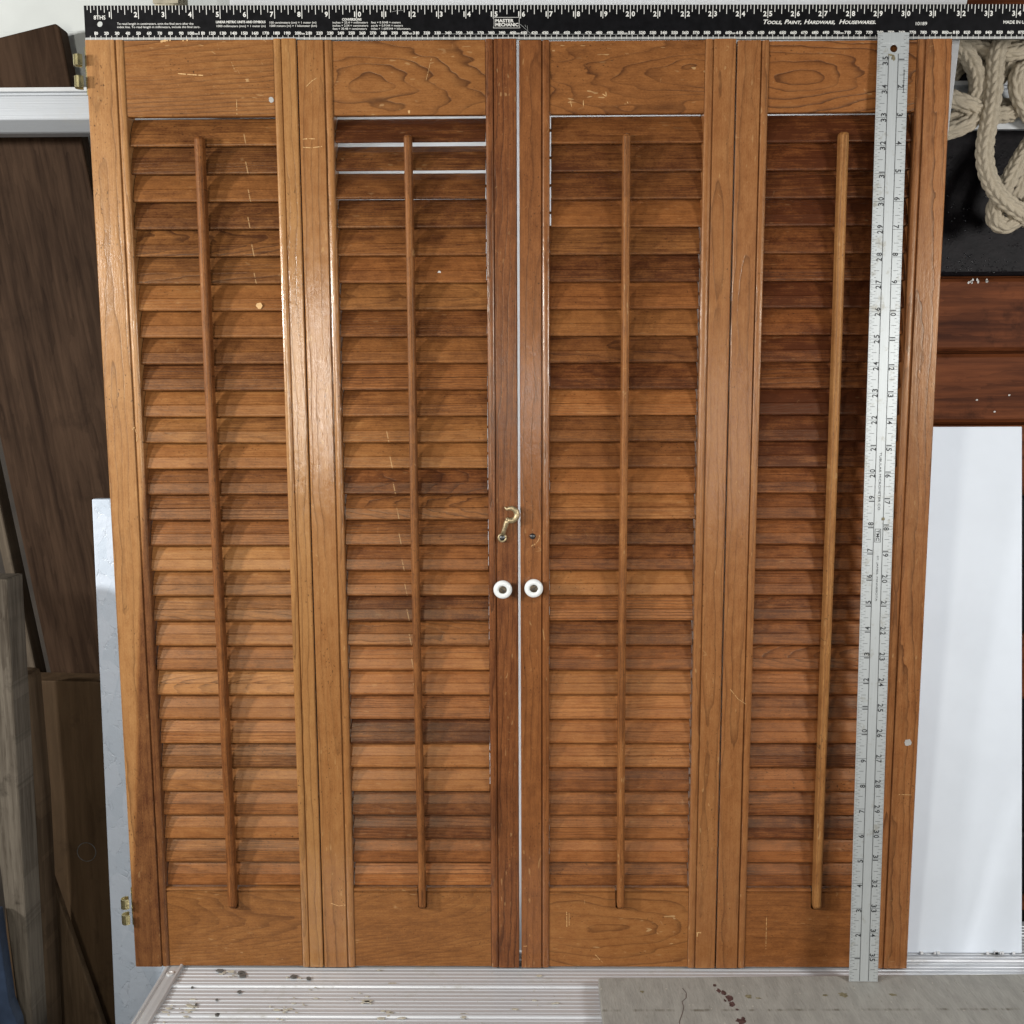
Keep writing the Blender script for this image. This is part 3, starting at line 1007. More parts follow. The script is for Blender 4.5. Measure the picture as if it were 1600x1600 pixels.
def slat_mesh(length):
    hw = 0.0155
    pr = [(0.0011, -hw + 0.0003), (0.0, -hw), (-0.0009, -hw + 0.0003), (-0.0014, -hw + 0.0010), (-0.0017, -hw + 0.0020), (-0.0031, -0.0049), (-0.0023, -0.0046), (-0.0023, -0.0041), (-0.0033, -0.0037),
          (-0.0033, 0.0048), (-0.0018, hw - 0.0014), (-0.0010, hw - 0.0003), (0.0, hw), (0.0010, hw - 0.0003), (0.0018, hw - 0.0014), (0.0031, 0.0048), (0.0031, -0.0048), (0.0021, -hw + 0.0014)]
    mb = MB()
    mb.prism(pr, -length / 2, length / 2, 'x', 6)
    for s in (-1, 1):
        mb.prism([(0.0013 * math.cos(q * math.pi / 4), 0.0013 * math.sin(q * math.pi / 4)) for q in range(8)], s * (length / 2 - 0.0005), s * (length / 2 + 0.0022), 'x')
    return mb.mesh("slat")


TONES = [
    [.45, .40, .45, .30, .50, .45, .62, .50, .38, .36, .62, .50, .64, .40, .42, .50, .74, .56, .48, .60, .50, .76, .55, .62, .42, .62, .50, .60, .52, .55],
    [.16, .34, .32, .36, .40, .46, .55, .34, .42, .50, .48, .54, .58, .22, .48, .40, .34, .52, .20, .50, .56, .62, .50, .16, .60, .58, .24, .18, .40, .52],
    [.38, .28, .34, .52, .48, .18, .52, .55, .32, .22, .76, .36, .34, .60, .66, .14, .26, .70, .60, .30, .28, .68, .92, .60, .68, .20, .38, .46, .62, .32],
    [.22, .30, .22, .20, .30, .34, .18, .36, .24, .30, .06, .14, .20, .34, .30, .34, .28, .34, .24, .32, .42, .44, .26, .46, .22, .50, .30, .10, .38, .30],
]
# x0, inner left, inner right, x1, top, rod x, rod width, slat tilt
PANELS = [
    (-0.4016, -0.3662, -0.2265, -0.2049, 0.9229, -0.2973, 0.0080, 22),
    (-0.2036, -0.1716, -0.0292, -0.0002, 0.9212, -0.1013, 0.0074, 23),
    (0.0022, 0.0308, 0.1748, 0.2030, 0.9197, 0.1031, 0.0072, 22),
    (0.2044, 0.2340, 0.3702, 0.4018, 0.9182, 0.3051, 0.0080, 22),
]
LABELS = [
    "leftmost louvered wooden shutter with two brass hinges on its outer edge",
    "louvered wooden shutter with the brass hook and its top slats tilted open",
    "louvered wooden shutter right of the centre gap with a white knob and dark screw",
    "rightmost louvered wooden shutter, behind the upright metal rule",
]
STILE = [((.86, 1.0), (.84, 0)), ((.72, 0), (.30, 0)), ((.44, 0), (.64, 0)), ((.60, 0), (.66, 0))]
STRED = [(.15, .0), (.2, .95), (.7, .5), (.5, .75)]
RAILS = [(.54, .50), (.54, .52), (.46, .62), (.54, .46)]
SHUT = []
for pi, (x0, il, ir, x1, zt, rx, rw, phi) in enumerate(PANELS):
    ox = (x0 + x1) / 2
    root = thing("louvered_shutter", LABELS[pi], "shutter", (ox, TH / 2, 0.0012), "louvered shutter panels")
    SHUT.append(root)
    zb = 0.0012
    RED = (0.12, 0.22, 0.42, 0.60)[pi]

    def L_(x, y, z):
        return (x - ox, y - TH / 2, z - zb)
    h = zt - zb
    for side, (a, b) in enumerate(((x0, il), (ir, x1))):
        me = stile_mesh(b - a, h, 1 if side == 0 else -1)
        o = link("stile", me, wood_z, root, L_((a + b) / 2, TH / 2, zb + h / 2))
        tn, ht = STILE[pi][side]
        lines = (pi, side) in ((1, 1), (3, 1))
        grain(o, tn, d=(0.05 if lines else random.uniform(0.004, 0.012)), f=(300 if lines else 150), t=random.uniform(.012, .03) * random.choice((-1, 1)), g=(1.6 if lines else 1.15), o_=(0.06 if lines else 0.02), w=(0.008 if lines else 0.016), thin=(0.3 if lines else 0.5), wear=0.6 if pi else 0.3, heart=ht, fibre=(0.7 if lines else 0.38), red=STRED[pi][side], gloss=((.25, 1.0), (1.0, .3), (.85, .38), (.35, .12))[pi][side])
        if pi == 1 and side == 1:
            o['label'] = "dark reddish stile with fine straight grain"
    # rails
    for which in (0, 1):
        mb = MB()
        a, b = il + 0.0002, ir - 0.0002
        if which == 0:
            zc = (ZR + zt) / 2
            pr = [(0.0020, zt - 0.0004), (0.0020, ZR + 0.0006), (0.0026, ZR), (0.0080, ZR), (0.0080, ZR + 0.0065), (TH - 0.0015, ZR + 0.0065), (TH - 0.0015, zt - 0.0004)]
            mb.prism(pr, a, b, 'x', 4)
        else:
            zc = ZB / 2
            nw = rw * 0.5 + 0.0013
            nx = rx + 0.37 * (0.0024, 0.0026, 0.0024, 0.0016)[pi]
            zn = ZB - 0.0185
            arc = [(nx + nw * math.cos(q), zn + nw * 0.8 * math.sin(q)) for q in [math.pi * k / 8 for k in range(0, -9, -1)]]
            outl = [(a, zb + 0.0003), (b, zb + 0.0003), (b, ZB - 0.0046), (nx + nw, ZB - 0.0046)] + arc[1:-1] + [(nx - nw, ZB - 0.0046), (a, ZB - 0.0046)]
            mb.prism(outl, 0.0020, 0.0082, 'y')
            mb.box(a, b, 0.0082, TH - 0.0015, zb + 0.0003, ZB - 0.0052)
            for u0, u1 in ((a, nx - nw), (nx + nw, b)):
                cap = [(0.0040 - 0.0022 * math.sin(q), ZB - 0.0019 + 0.0019 * math.cos(q)) for q in [math.pi * k / 6 for k in range(7)]]
                cap = [(0.0078, ZB)] + cap + [(0.0036, ZB - 0.0043), (0.0036, ZB - 0.0047), (0.0078, ZB - 0.0047)]
                mb.prism(cap, u0, u1, 'x')
        nm = "top_rail" if which == 0 else "bottom_rail"
        o = mb.build(nm, wood_x, root, origin=L_((a + b) / 2, 0.008, zc))
        o.data.transform(Matrix.Translation(Vector(L_(0, 0, 0)) - Vector((0, 0, 0))))
        # vertices were absolute: move them so that the object's own centre is its origin
        o.data.transform(Matrix.Translation(-Vector(L_(0, 0, 0))))
        o.data.transform(Matrix.Translation(Vector(L_((a + b) / 2, 0.008, zc)) - Vector(((a + b) / 2, 0.008, zc))))
        tt = RAILS[pi][which]
        spec = {(0, 0): dict(d=0.09, f=330, t=0.05, g=0.95, w=0.006, o_=0.3, fibre=0.6), (1, 0): dict(d=0.022, f=92, t=0.42, g=1.9, w=0.055, o_=0.02, thin=0.45, fibre=0.35), (2, 0): dict(d=-0.012, f=105, t=0.33, g=2.1, w=0.058, o_=0.02, thin=0.45, fibre=0.35),
                (3, 0): dict(d=-0.004, f=150, t=-0.30, g=2.4, w=0.030, o_=0.01, thin=0.5, fibre=0.3), (0, 1): dict(d=0.06, f=380, t=0.08, g=0.7, w=0.010, o_=0.1, fibre=0.5), (1, 1): dict(d=0.08, f=340, t=0.14, g=0.6, w=0.014, o_=0.12, fibre=0.5),
                (2, 1): dict(d=0.012, f=100, t=0.25, g=1.3, w=0.035, o_=0.06, thin=0.5, fibre=0.3), (3, 1): dict(d=0.07, f=300, t=0.02, g=0.4, w=0.010, o_=0.1, fibre=0.45)}[(pi, which)]
        grain(o, tt, wear=1.0 if (pi, which) in ((2, 1), (2, 0), (0, 0)) else 0.6, **spec)
    # slats
    RED = (0.0, 0.15, 0.55, 1.0)[pi]
    slen = ir - il - 0.0011
    sme = slat_mesh(slen)
    sme.materials.append(wood_x)
    n = 30
    for i in range(n):
        bz = 0.8284 - i * (0.8284 - 0.0886) / 29
        a = phi + random.uniform(-1.0, 1.0)
        if pi == 1:
            a = {0: 37, 1: 36, 2: 33, 3: 25}.get(i, a)
        if pi >= 2 and i == 0:
            a = 27.5
        if pi == 0 and i == 0:
            a = 27
        ra = math.radians(a)
        czs = 0.8284 - i * (0.8284 - 0.0886) / 29 + 0.0144
        if i == 0 and pi != 1:
            czs -= 0.0008
        sx = random.uniform(-0.0004, 0.0004)
        if pi == 2:
            sx = 0.0010 if i < 4 else random.uniform(-0.0005, -0.0001)
        s = link("slat", sme, None, root, L_((il + ir) / 2 + sx, 0.0118, czs), (-ra, random.uniform(-0.0022, 0.0022), 0))
        strong = (pi, i) in ((2, 8), (2, 11), (1, 13), (1, 14), (1, 9), (0, 9), (0, 4), (1, 29), (2, 18), (3, 5), (3, 24))
        gm = 1.9 if strong else random.choice((0.3, 0.45, 0.7, 1.0, 1.3))
        mx, ms = 9.0, 0.0
        if pi == 0 and i < 6:
            mx, ms = 0.037 + 0.001 * i - (0.0 if i != 3 else .002), 1.0
        if pi == 1 and 11 <= i <= 27:
            k = (i - 11)
            mx, ms = -0.026 + 0.0029 * k * (1 - k / 40) - 0.0030, 1.0
            mx = min(mx, -0.0045)
        cath = random.random() < 0.22
        grain(s, 0.42 + (TONES[pi][i] - 0.42) * (1.2, 1.1, 0.78, 1.1)[pi] + (0.003 if pi == 0 else 0.006) * (i - 13) - (0.05 if pi == 0 else 0.0) + random.uniform(-0.05, 0.05) - 0.04, d=(random.uniform(0.02, 0.08) if cath else random.uniform(0.03, 0.06)), f=random.uniform(260, 560), thin=random.uniform(0.05, 0.45), t=random.uniform(-0.10, 0.10), g=gm, o_=(0.03 if cath else random.choice((-1, 1)) * random.uniform(0.25, 0.6)), w=(random.uniform(0.004, 0.010) if cath else random.uniform(0.0015, 0.004)), wear=0.25, mark_x=mx, mark_s=ms, fibre=random.uniform(0.55, 1.05), red=min(1.0, max(0.0, (0.12, 0.34, 0.48, 0.92)[pi] + 0.021 * i - 0.12 + random.uniform(-0.25, 0.25))))  # tone rises down the rows: weaker light on upper slats put into colour
    # tilt rod
    mb = MB()
    yb, yf = 0.0028, -0.0082
    hw = rw / 2
    pr = [(-hw, yb), (hw, yb)] + [(hw * math.cos(q), yf + hw * 0.85 - hw * 0.85 * math.sin(q)) for q in [math.pi * k / 8 for k in range(9)]]
    z0, z1 = 0.0665, 0.8350
    secs = [(z0, 0.55, 0.35), (z0 + 0.003, 0.86, 0.75), (z0 + 0.006, 1, 1)] + [(z0 + 0.006 + (z1 - z0 - 0.009) * k / 24, 1, 1) for k in range(1, 25)] + [(z1 - 0.001, 0.93, 0.9), (z1, 0.8, 0.75)]
    npr = len(pr)
    V, Fc = [], []
    for k, (z, sx, sy) in enumerate(secs):
        wv = 0.0004 * math.sin(z * 9 + pi)
        for p in pr:
            V.append((p[0] * sx + wv, yb + (p[1] - yb) * sy, z - (z0 + z1) / 2))
    for k in range(len(secs) - 1):
        for i in range(npr):
            j = (i + 1) % npr
            Fc.append((k * npr + i, k * npr + j, (k + 1) * npr + j, (k + 1) * npr + i))
    Fc.append(tuple(range(npr)))
    Fc.append(tuple((len(secs) - 1) * npr + i for i in reversed(range(npr))))
    o = link("tilt_rod", mesh("tilt_rod", V, Fc), wood_rod, root, L_(rx, 0, (z0 + z1) / 2), (0, (-0.0024, -0.0026, -0.0024, -0.0016)[pi], 0))
    grain(o, (.40, .40, .52, .72)[pi], d=0.05, f=420, g=0.9, w=0.004, wear=0.6, red=(.6, .45, .5, .05)[pi])


def on(pi, mb, name, mat, smooth=False, parent=None):
    """build a mesh given in world coordinates as a part of shutter pi"""
    r = SHUT[pi]
    xs = [Vector(v) for v in mb.v]
    c_ = sum(xs, Vector()) / len(xs)
    base = Vector(r.location)
    if parent is not None:
        base = base + Vector(parent.location)
    return mb.build(name, mat, parent or r, tuple(-base), None, smooth, origin=tuple(c_))


# knobs
for pi, (kx, kz) in ((1, (-0.0152, 0.4048)), (2, (0.0151, 0.4060))):
    mb = MB()
    R_ = 0.0091
    mb.lathe([(0.0055, 0.0), (0.0058, -0.004), (0.0070, -0.0075), (0.0088, -0.0100), (R_, -0.0122), (0.0091, -0.0136), (0.0086, -0.0147), (0.0074, -0.0154), (0.0060, -0.0157), (0.0048, -0.0155), (0.0041, -0.0150), (0.0036, -0.0142)], 40, (kx, 0.0, kz))
    k = on(pi, mb, "knob", porcelain, True)
    mb = MB()
    mb.lathe([(0.0037, -0.0135), (0.0037, -0.0152), (0.0031, -0.0158), (0.0010, -0.0160)], 24, (kx, 0, kz))
    a = 0.8 if pi == 1 else -0.7
    s = on(pi, mb, "screw", brown_steel, False, k)
    mb = MB()
    d_ = Vector((math.cos(a), 0, -math.sin(a)))
    e_ = Vector((math.sin(a), 0, math.cos(a))) * 0.0004
    c_ = Vector((kx, -0.01615, kz))
    mb.add([c_ - d_ * 0.0028 - e_, c_ + d_ * 0.0028 - e_, c_ + d_ * 0.0028 + e_, c_ - d_ * 0.0028 + e_], [(0, 1, 2, 3)])
    mb2 = MB()
    mb2.v, mb2.f = mb.v, mb.f
    on(pi, mb2, "screw_slot", dark_steel, False, k)
# hook with eye and screw
mb = MB()
hp = [(-0.0148, -0.0030, 0.4580), (-0.0138, -0.0040, 0.4620), (-0.0125, -0.0050, 0.4660), (-0.0112, -0.0055, 0.4700), (-0.0094, -0.0058, 0.4722)]
mb.tube(hp, [0.0024, 0.0023, 0.0024, 0.0026, 0.0028], 12)
cxh, czh, rh = -0.0072, 0.4780, 0.0062
arc = []
for k in range(17):
    q = math.radians(-118 + k * (245 / 16))
    arc.append((cxh + rh * math.cos(q), -0.0058, czh + rh * math.sin(q)))
arc.append((-0.0135, -0.0056, 0.4856))
arc[0] = (-0.0100, -0.0058, 0.4718)
mb.tube(arc, [0.0027, 0.0029, 0.0030] + [0.0029] * 8 + [0.0027, 0.0026, 0.0025, 0.0022, 0.0019, 0.0014, 0.0005], 12)
ring = [(-0.0156 + 0.0036 * math.cos(q * math.pi / 12), -0.0026, 0.4544 + 0.0036 * math.sin(q * math.pi / 12)) for q in range(25)]
mb.tube(ring, 0.0011, 10)
mb.box(-0.0120, -0.0088, -0.0078, -0.0042, 0.4715, 0.4748)
hk = on(1, mb, "hook", brass, True)
mb = MB()
mb.lathe([(0.0034, 0.0), (0.0034, -0.0028), (0.0024, -0.0036), (0.0012, -0.0041)], 20, (-0.0156, 0, 0.4544))
on(1, mb, "hook_screw", dark_steel, True)
mb = MB()
mb.lathe([(0.0030, 0.0), (0.0029, -0.0012), (0.0020, -0.0022), (0.0008, -0.0025)], 20, (0.0141, 0, 0.4555))
on(2, mb, "hook_screw", dark_steel, True)
# arc that the hook once scratched into the finish
mb = MB()
for q0 in range(10, 90, 4):
    q = math.radians(-q0 + 12)
    r_ = 0.0105 + random.uniform(-0.0002, 0.0002)
    x, z = 0.0104 + r_ * math.cos(q), 0.4560 + 0.9 * r_ * math.sin(q) * 1.1
    if random.random() < 0.85:
        mb.blob(x, z, 0.00022, 0.0007, 0.0, 6, 0.6, 'xz', 0.00008)
p = on(2, mb, "scratch", filler)
p['kind'] = 'stuff'
# hinges on the outer edge
for hz0, hz1, tabs in ((0.8745, 0.9170, ((0.8990, 0.9085), (0.8790, 0.8895))), (0.0470, 0.0880, ((0.0685, 0.0785), (0.0515, 0.0615)))):
    xe = -0.4016
    mb = MB()
    mb.box(xe - 0.0011, xe + 0.0002, 0.0012, 0.0165, hz0, hz1)
    leaf = on(0, mb, "hinge", brass_new)
    for za, zb_ in tabs:
        mb = MB()
        n_ = 10
        pts_ = []
        for k in range(n_ + 1):
            q = math.radians(-30 - k * 25)
            pts_.append((xe - 0.0050 + 0.0050 * math.cos(q), -0.0030 + 0.0050 * math.sin(q)))
        inner_ = [(xe - 0.0050 + (p[0] - xe + 0.0050) * 0.74, -0.0030 + (p[1] + 0.0030) * 0.74) for p in reversed(pts_)]
        mb.prism(pts_ + inner_, za, zb_, 'z')
        on(0, mb, "knuckle", brass_new, False, leaf)
# paint spots and filler
for pi, x, z, y, rx_, rz_, m, nm in ((0, -0.2300, 0.8690, 0.0019, 0.0022, 0.0028, spot_grey, "paint_spot"), (0, -0.2485, 0.6799, 0.0043, 0.0030, 0.0030, filler, "filler_spot"), (3, 0.3918, 0.2448, -0.0001, 0.0038, 0.0034, spot_grey, "paint_spot"),
                                    (1, -0.0750, 0.7100, 0.0070, 0.0017, 0.0022, spot_white, "paint_spot"), (1, -0.2015, 0.6, -0.0001, 0.0003, 0.0006, spot_white, "paint_spot")):
    mb = MB()
    mb.blob(x, z, rx_, rz_, y, 16, 0.3, 'xz', 0.0003)
    on(pi, mb, nm, m)
# individual long scratches in the finish
SCR = [(0, 0.0019, [(-0.3165, 0.8930), (-0.3040, 0.8920), (-0.2930, 0.8912)], 0.0006), (0, 0.0019, [(-0.2625, 0.8695), (-0.2627, 0.8560)], 0.0003), (0, 0.0019, [(-0.2660, 0.9030), (-0.2635, 0.8965)], 0.0003),
       (0, -0.0001, [(-0.3766, 0.5600), (-0.3740, 0.5640), (-0.3712, 0.5560), (-0.3722, 0.5500)], 0.0004), (1, -0.0001, [(-0.2025, 0.8327), (-0.1955, 0.8333), (-0.1895, 0.8330)], 0.0005), (1, -0.0001, [(-0.2010, 0.8255), (-0.1930, 0.8250), (-0.1830, 0.8262)], 0.0004),
       (1, -0.0001, [(-0.1965, 0.8800), (-0.1910, 0.8850), (-0.1850, 0.8885)], 0.0003), (1, 0.0019, [(-0.0790, 0.9060), (-0.0850, 0.8840)], 0.00022), (2, 0.0019, [(0.0490, 0.0620), (0.0492, 0.0455)], 0.0004), (2, 0.0019, [(0.0515, 0.0605), (0.0517, 0.0470)], 0.0003),
       (2, 0.0019, [(0.0790, 0.0145), (0.0830, 0.0100), (0.0865, 0.0060)], 0.0004), (2, 0.0019, [(0.0500, 0.8660), (0.0512, 0.8610)], 0.0004), (2, 0.0019, [(0.0620, 0.8665), (0.0622, 0.8610)], 0.0004), (2, 0.0019, [(0.0800, 0.8720), (0.0835, 0.8700), (0.0830, 0.8740)], 0.0005),
       (2, 0.0019, [(0.1030, 0.8650), (0.1045, 0.8620)], 0.0004), (2, -0.0001, [(0.1830, 0.0400), (0.1855, 0.0405), (0.1880, 0.0402)], 0.0006), (2, -0.0001, [(0.1840, 0.0360), (0.1842, 0.0400)], 0.0006), (3, -0.0001, [(0.2120, 0.3000), (0.2200, 0.2900), (0.2290, 0.2840)], 0.0003),
       (1, -0.0001, [(-0.1950, 0.0720), (-0.1870, 0.0690), (-0.1800, 0.0700)], 0.0005), (3, 0.0019, [(0.2555, 0.0560), (0.2558, 0.0200)], 0.0003), (3, -0.0001, [(0.3850, 0.1900), (0.3990, 0.1895)], 0.0003), (2, -0.0001, [(0.0040, 0.0250), (0.0090, 0.0252)], 0.0004),
       (0, 0.0019, [(-0.3315, 0.9215), (-0.3280, 0.9222), (-0.3220, 0.9226)], 0.0012), (0, 0.0019, [(-0.3110, 0.9222), (-0.3060, 0.9226)], 0.0010), (1, 0.0019, [(-0.1010, 0.8560), (-0.1010, 0.8585)], 0.0016)]
for pi in range(4):
    mb = MB()
    for q, y, pts_, w_ in SCR:
        if q != pi:
            continue
        for (xa, za), (xb, zb_) in zip(pts_[:-1], pts_[1:]):
            d_ = Vector((xb - xa, zb_ - za))
            nn = max(2, int(d_.length / 0.0012))
            pv = Vector((-d_.y, d_.x)).normalized()
            for k in range(nn):
                if random.random() < 0.14:
                    continue
                u0, u1 = k / nn, (k + 1.02) / nn
                w0 = w_ * random.uniform(0.35, 1.0)
                a0 = Vector((xa, za)) + d_ * u0
                a1 = Vector((xa, za)) + d_ * u1
                mb.add([(a0.x - pv.x * w0, y, a0.y - pv.y * w0), (a1.x - pv.x * w0, y, a1.y - pv.y * w0), (a1.x + pv.x * w0, y, a1.y + pv.y * w0), (a0.x + pv.x * w0, y, a0.y + pv.y * w0)], [(0, 1, 2, 3)])
    if mb.v:
        p = on(pi, mb, "scratch", filler)
        p['kind'] = 'stuff'

# ------------------------------------------------------------------ black ruler
rul = thing("black_ruler", "long black ruler with white inch numerals lying along the top of the shutters", "ruler", (-0.4028, 0.0048, 0.9243))
rul.rotation_euler = (0, 0.0062, 0)
RH = 0.0306
RT = 0.0016
RL = 36.4 * IN
mb = plate_with_hole(0, RL, 0, RH, 0.55 * IN, RH * 0.47, 0.0027, 0, RT)
mb.build("blade", black_paint, rul)
mb = MB()
mb.box(0.0, RL, -0.0004, 0.0, 0.0001, 0.0020)
mb.build("bare_edge", print_grey, rul)
py_ = -0.00025
mb = MB()
for k in range(1, int(RL / IN * 8)):
    x = k * IN / 8
    ln_ = 0.39 if k % 8 == 0 else 0.27 if k % 4 == 0 else 0.21 if k % 2 == 0 else 0.13
    w_ = 0.00030
    tick(mb, x - w_, x + w_, RH * (1 - ln_), RH - 0.0001, py_)
mb.build("inch_ticks", print_white, rul)["kind"] = "stuff"
mb = MB()
nm_ = int(RL * 1000)
for k in range(3, nm_):
    x = k * 0.001
    if k % 10 == 0:
        tick(mb, x - 0.00022, x + 0.00022, 0.0002, RH * 0.145, py_ - 0.0003)
    elif k % 5 == 0:
        tick(mb, x - 0.00022, x + 0.00022, 0.0002, RH * 0.115, py_ - 0.0003)
    else:
        tick(mb, x - 0.00011, x + 0.00011, 0.0020, RH * 0.075, py_ - 0.0003)
mb.build("millimetre_ticks", print_white, rul)["kind"] = "stuff"
for k in range(1, 36):
    mb = MB()
    s_ = str(k)
    x = k * IN
    zc = RH * 0.66
    hh = RH * 0.152
    if len(s_) == 1:
        text(mb, s_, x - 0.0012, zc, hh, None, 'r', 0, py_, 0.03)
    else:
        text(mb, s_[0], x - 0.0012, zc, hh, None, 'r', 0, py_, 0.03)
        text(mb, s_[1], x + 0.0012, zc, hh, None, 'l', 0, py_, 0.03)
    mb.build("inch_numeral", print_white, rul)
mb = MB()
for k in range(1, 92):
    s_ = str(k)
    x = k * 0.01
    zc = RH * 0.150
    hh = RH * 0.088
    text(mb, s_, x - 0.0003, zc, hh, 0.0017 * len(s_) if s_ != '1' else 0.0008, 'r', 0, py_, 0.03)
    text(mb, '0', x + 0.0003, zc, hh, 0.0019, 'l', 0, py_, 0.03)
    tick(mb, x - 0.00016, x + 0.00016, zc - 0.0004, zc + hh + 0.0003, py_)
    if k % 10 == 0:
        text(mb, 'mm', x + 0.0025, zc, hh * 0.5, 0.0030, 'l', 0, py_, 0.02)
mb.build("millimetre_numerals", print_white, rul)["kind"] = "stuff"


def small(body, xi, zf, hf, wi, bold=0.004, anchor='l', shear=0.0, sc=False, nm='print_line'):
    mb = MB()
    text(mb, body, xi * IN, RH * zf, RH * hf, wi * IN, anchor, 0, py_, bold, shear, sc, 0.70)
    mb.build(nm, print_white, rul)


small("8THS", 0.35, 0.595, 0.115, 0.43, 0.012)
small("To read length in centimeters, omit the final zero after the", 1.20, 0.440, 0.062, 2.81)
small("index line. To read length in millimeters, include the final zero.", 1.20, 0.345, 0.062, 3.05)
small("LINEAR METRIC UNITS AND SYMBOLS", 4.84, 0.485, 0.066, 1.82, 0.03)
small("1000 millimeters (mm) = 1 meter (m)", 4.86, 0.370, 0.062, 1.80)
small("100 centimeters (cm) = 1 meter (m)", 6.81, 0.470, 0.062, 1.71)
small("1000 meters (m) = 1 kilometer (km)", 6.81, 0.375, 0.062, 1.73)
small("CONVERSIONS", 9.47, 0.555, 0.066, 0.71, 0.03)
small("inches × 25.4 = millimeters", 9.12, 0.470, 0.060, 1.29)
small("inches × 2.54 = centimeters", 9.12, 0.380, 0.060, 1.30)
small("feet × 30.48 = centimeters", 9.12, 0.290, 0.060, 1.25)
small("feet × 0.3048 = meters", 10.53, 0.470, 0.060, 1.08)
small("yards × 0.9144 = meters", 10.53, 0.380, 0.060, 1.16)
small("miles × 1.609344 = kilometers", 10.53, 0.290, 0.060, 1.44)
small("Tools, Paint,", 24.85, 0.440, 0.125, 1.38, 0.018, 'l', 0.28, True)
small("Hardware,", 26.33, 0.440, 0.125, 1.12, 0.018, 'l', 0.28, True)
small("Housewares.", 27.60, 0.440, 0.125, 1.33, 0.018, 'l', 0.28, True)
small("10189", 30.38, 0.400, 0.095, 0.41, 0.006)
small("MADE IN U.S.A.", 33.55, 0.440, 0.090, 1.05, 0.02)
small("MASTER", 15.08, 0.500, 0.090, 0.67, 0.03, nm="emblem_word")
small("MECHANIC", 15.08, 0.385, 0.090, 0.84, 0.03, nm="emblem_word")
mb = MB()
bx0, bx1, bz0, bz1 = 15.00 * IN, 15.98 * IN, RH * 0.335, RH * 0.640
pl = [(bx0, bz0), (bx1, bz0), (bx1 - 0.0008, bz0 + 0.0018), (bx1 - 0.0008, bz1 - 0.0018), (bx1, bz1), (bx0, bz1), (bx0 + 0.0008, bz1 - 0.0018), (bx0 + 0.0008, bz0 + 0.0018), (bx0, bz0)]
for (xa, za), (xb, zb_) in zip(pl[:-1], pl[1:]):
    d_ = Vector((xb - xa, zb_ - za)).normalized()
    pv = Vector((-d_.y, d_.x)) * 0.00016
    mb.add([(xa - pv.x, py_, za - pv.y), (xb - pv.x, py_, zb_ - pv.y), (xb + pv.x, py_, zb_ + pv.y), (xa + pv.x, py_, za + pv.y)], [(0, 1, 2, 3)])
mb.build("emblem_frame", print_white, rul)
mb = MB()
for pts_ in ([(15.98, 0.44), (16.10, 0.36), (16.22, 0.27), (16.36, 0.17)], [(16.24, 0.40), (16.26, 0.28), (16.22, 0.10)], [(16.16, 0.42), (16.19, 0.36)], [(13.1, 0.165), (15.0, 0.150), (18.2, 0.150), (20.3, 0.140)], [(11.3, 0.80), (11.5, 0.835), (11.7, 0.84)]):
    for (xa, za), (xb, zb_) in zip(pts_[:-1], pts_[1:]):
        a_ = Vector((xa * IN, za * RH))
        b_ = Vector((xb * IN, zb_ * RH))
        d_ = (b_ - a_).normalized()
        pv = Vector((-d_.y, d_.x)) * 0.00014
        mb.add([(a_.x - pv.x, py_ - 0.0003, a_.y - pv.y), (b_.x - pv.x, py_ - 0.0003, b_.y - pv.y), (b_.x + pv.x, py_ - 0.0003, b_.y + pv.y), (a_.x + pv.x, py_ - 0.0003, a_.y + pv.y)], [(0, 1, 2, 3)])
p = mb.build("scratch", print_grey, rul)
p['kind'] = 'stuff'

# ------------------------------------------------------------------ upright metal rule
top_c = Vector((0.3460, -0.0040, 0.9228))
bot_c = Vector((0.3424, -0.0415, 0.0128))
ax = (top_c - bot_c)
SL = ax.length
sr = thing("metal_rule", "upright worn metal rule leaning on the right shutter, black inch marks", "ruler", tuple(bot_c))
zax = ax.normalized()
xax = Vector((1, 0, 0)) - zax * zax.x
xax.normalize()
yax = zax.cross(xax)
sr.rotation_mode = 'QUATERNION'
sr.rotation_quaternion = Matrix((xax, yax, zax)).transposed().to_quaternion()
SW = 0.0286
HW = SW / 2
SI = SL / 36.0
mb = plate_with_hole(-HW, HW, 0, SL, 0.0006, SL - 0.0142, 0.0034, 0.0, 0.0012, 'z')
bevel(mb.build("blade", rule_metal, sr), 0.0002)
py2 = -0.00022
mb = MB()
for xf in (0.36, 0.667):
    tick(mb, -HW + SW * xf - 0.00022, -HW + SW * xf + 0.00022, 0.0008, SL * 0.979, py2)
mb.build("centre_lines", print_black, sr)
mb = MB()
for k in range(1, 36 * 16):
    z = k * SI / 16
    if abs(z - SL) < 0.002:
        continue
    if k % 16 == 0:
        l1 = l2 = 0.35
    elif k % 8 == 0:
        l1 = l2 = 0.27
    elif k % 4 == 0:
        l1 = l2 = 0.17
    elif k % 2 == 0:
        l1 = l2 = 0.15
    else:
        l1 = l2 = 0.07
    w_ = 0.00017 if k % 4 == 0 else 0.00012
    s1 = 0.10 if k % 4 == 0 and k % 16 else 0.0
    tick(mb, -HW + SW * (0.015 + s1), -HW + SW * l1, z - w_, z + w_, py2)
    if k % 2 == 0:
        tick(mb, HW - SW * (l2 if k % 16 else 0.325), HW - SW * (0.015 + s1), z - w_, z + w_, py2)
    elif k % 2:
        tick(mb, HW - SW * 0.05, HW - SW * 0.012, z - w_ * .7, z + w_ * .7, py2)
mb.build("inch_ticks", print_black, sr)["kind"] = "stuff"
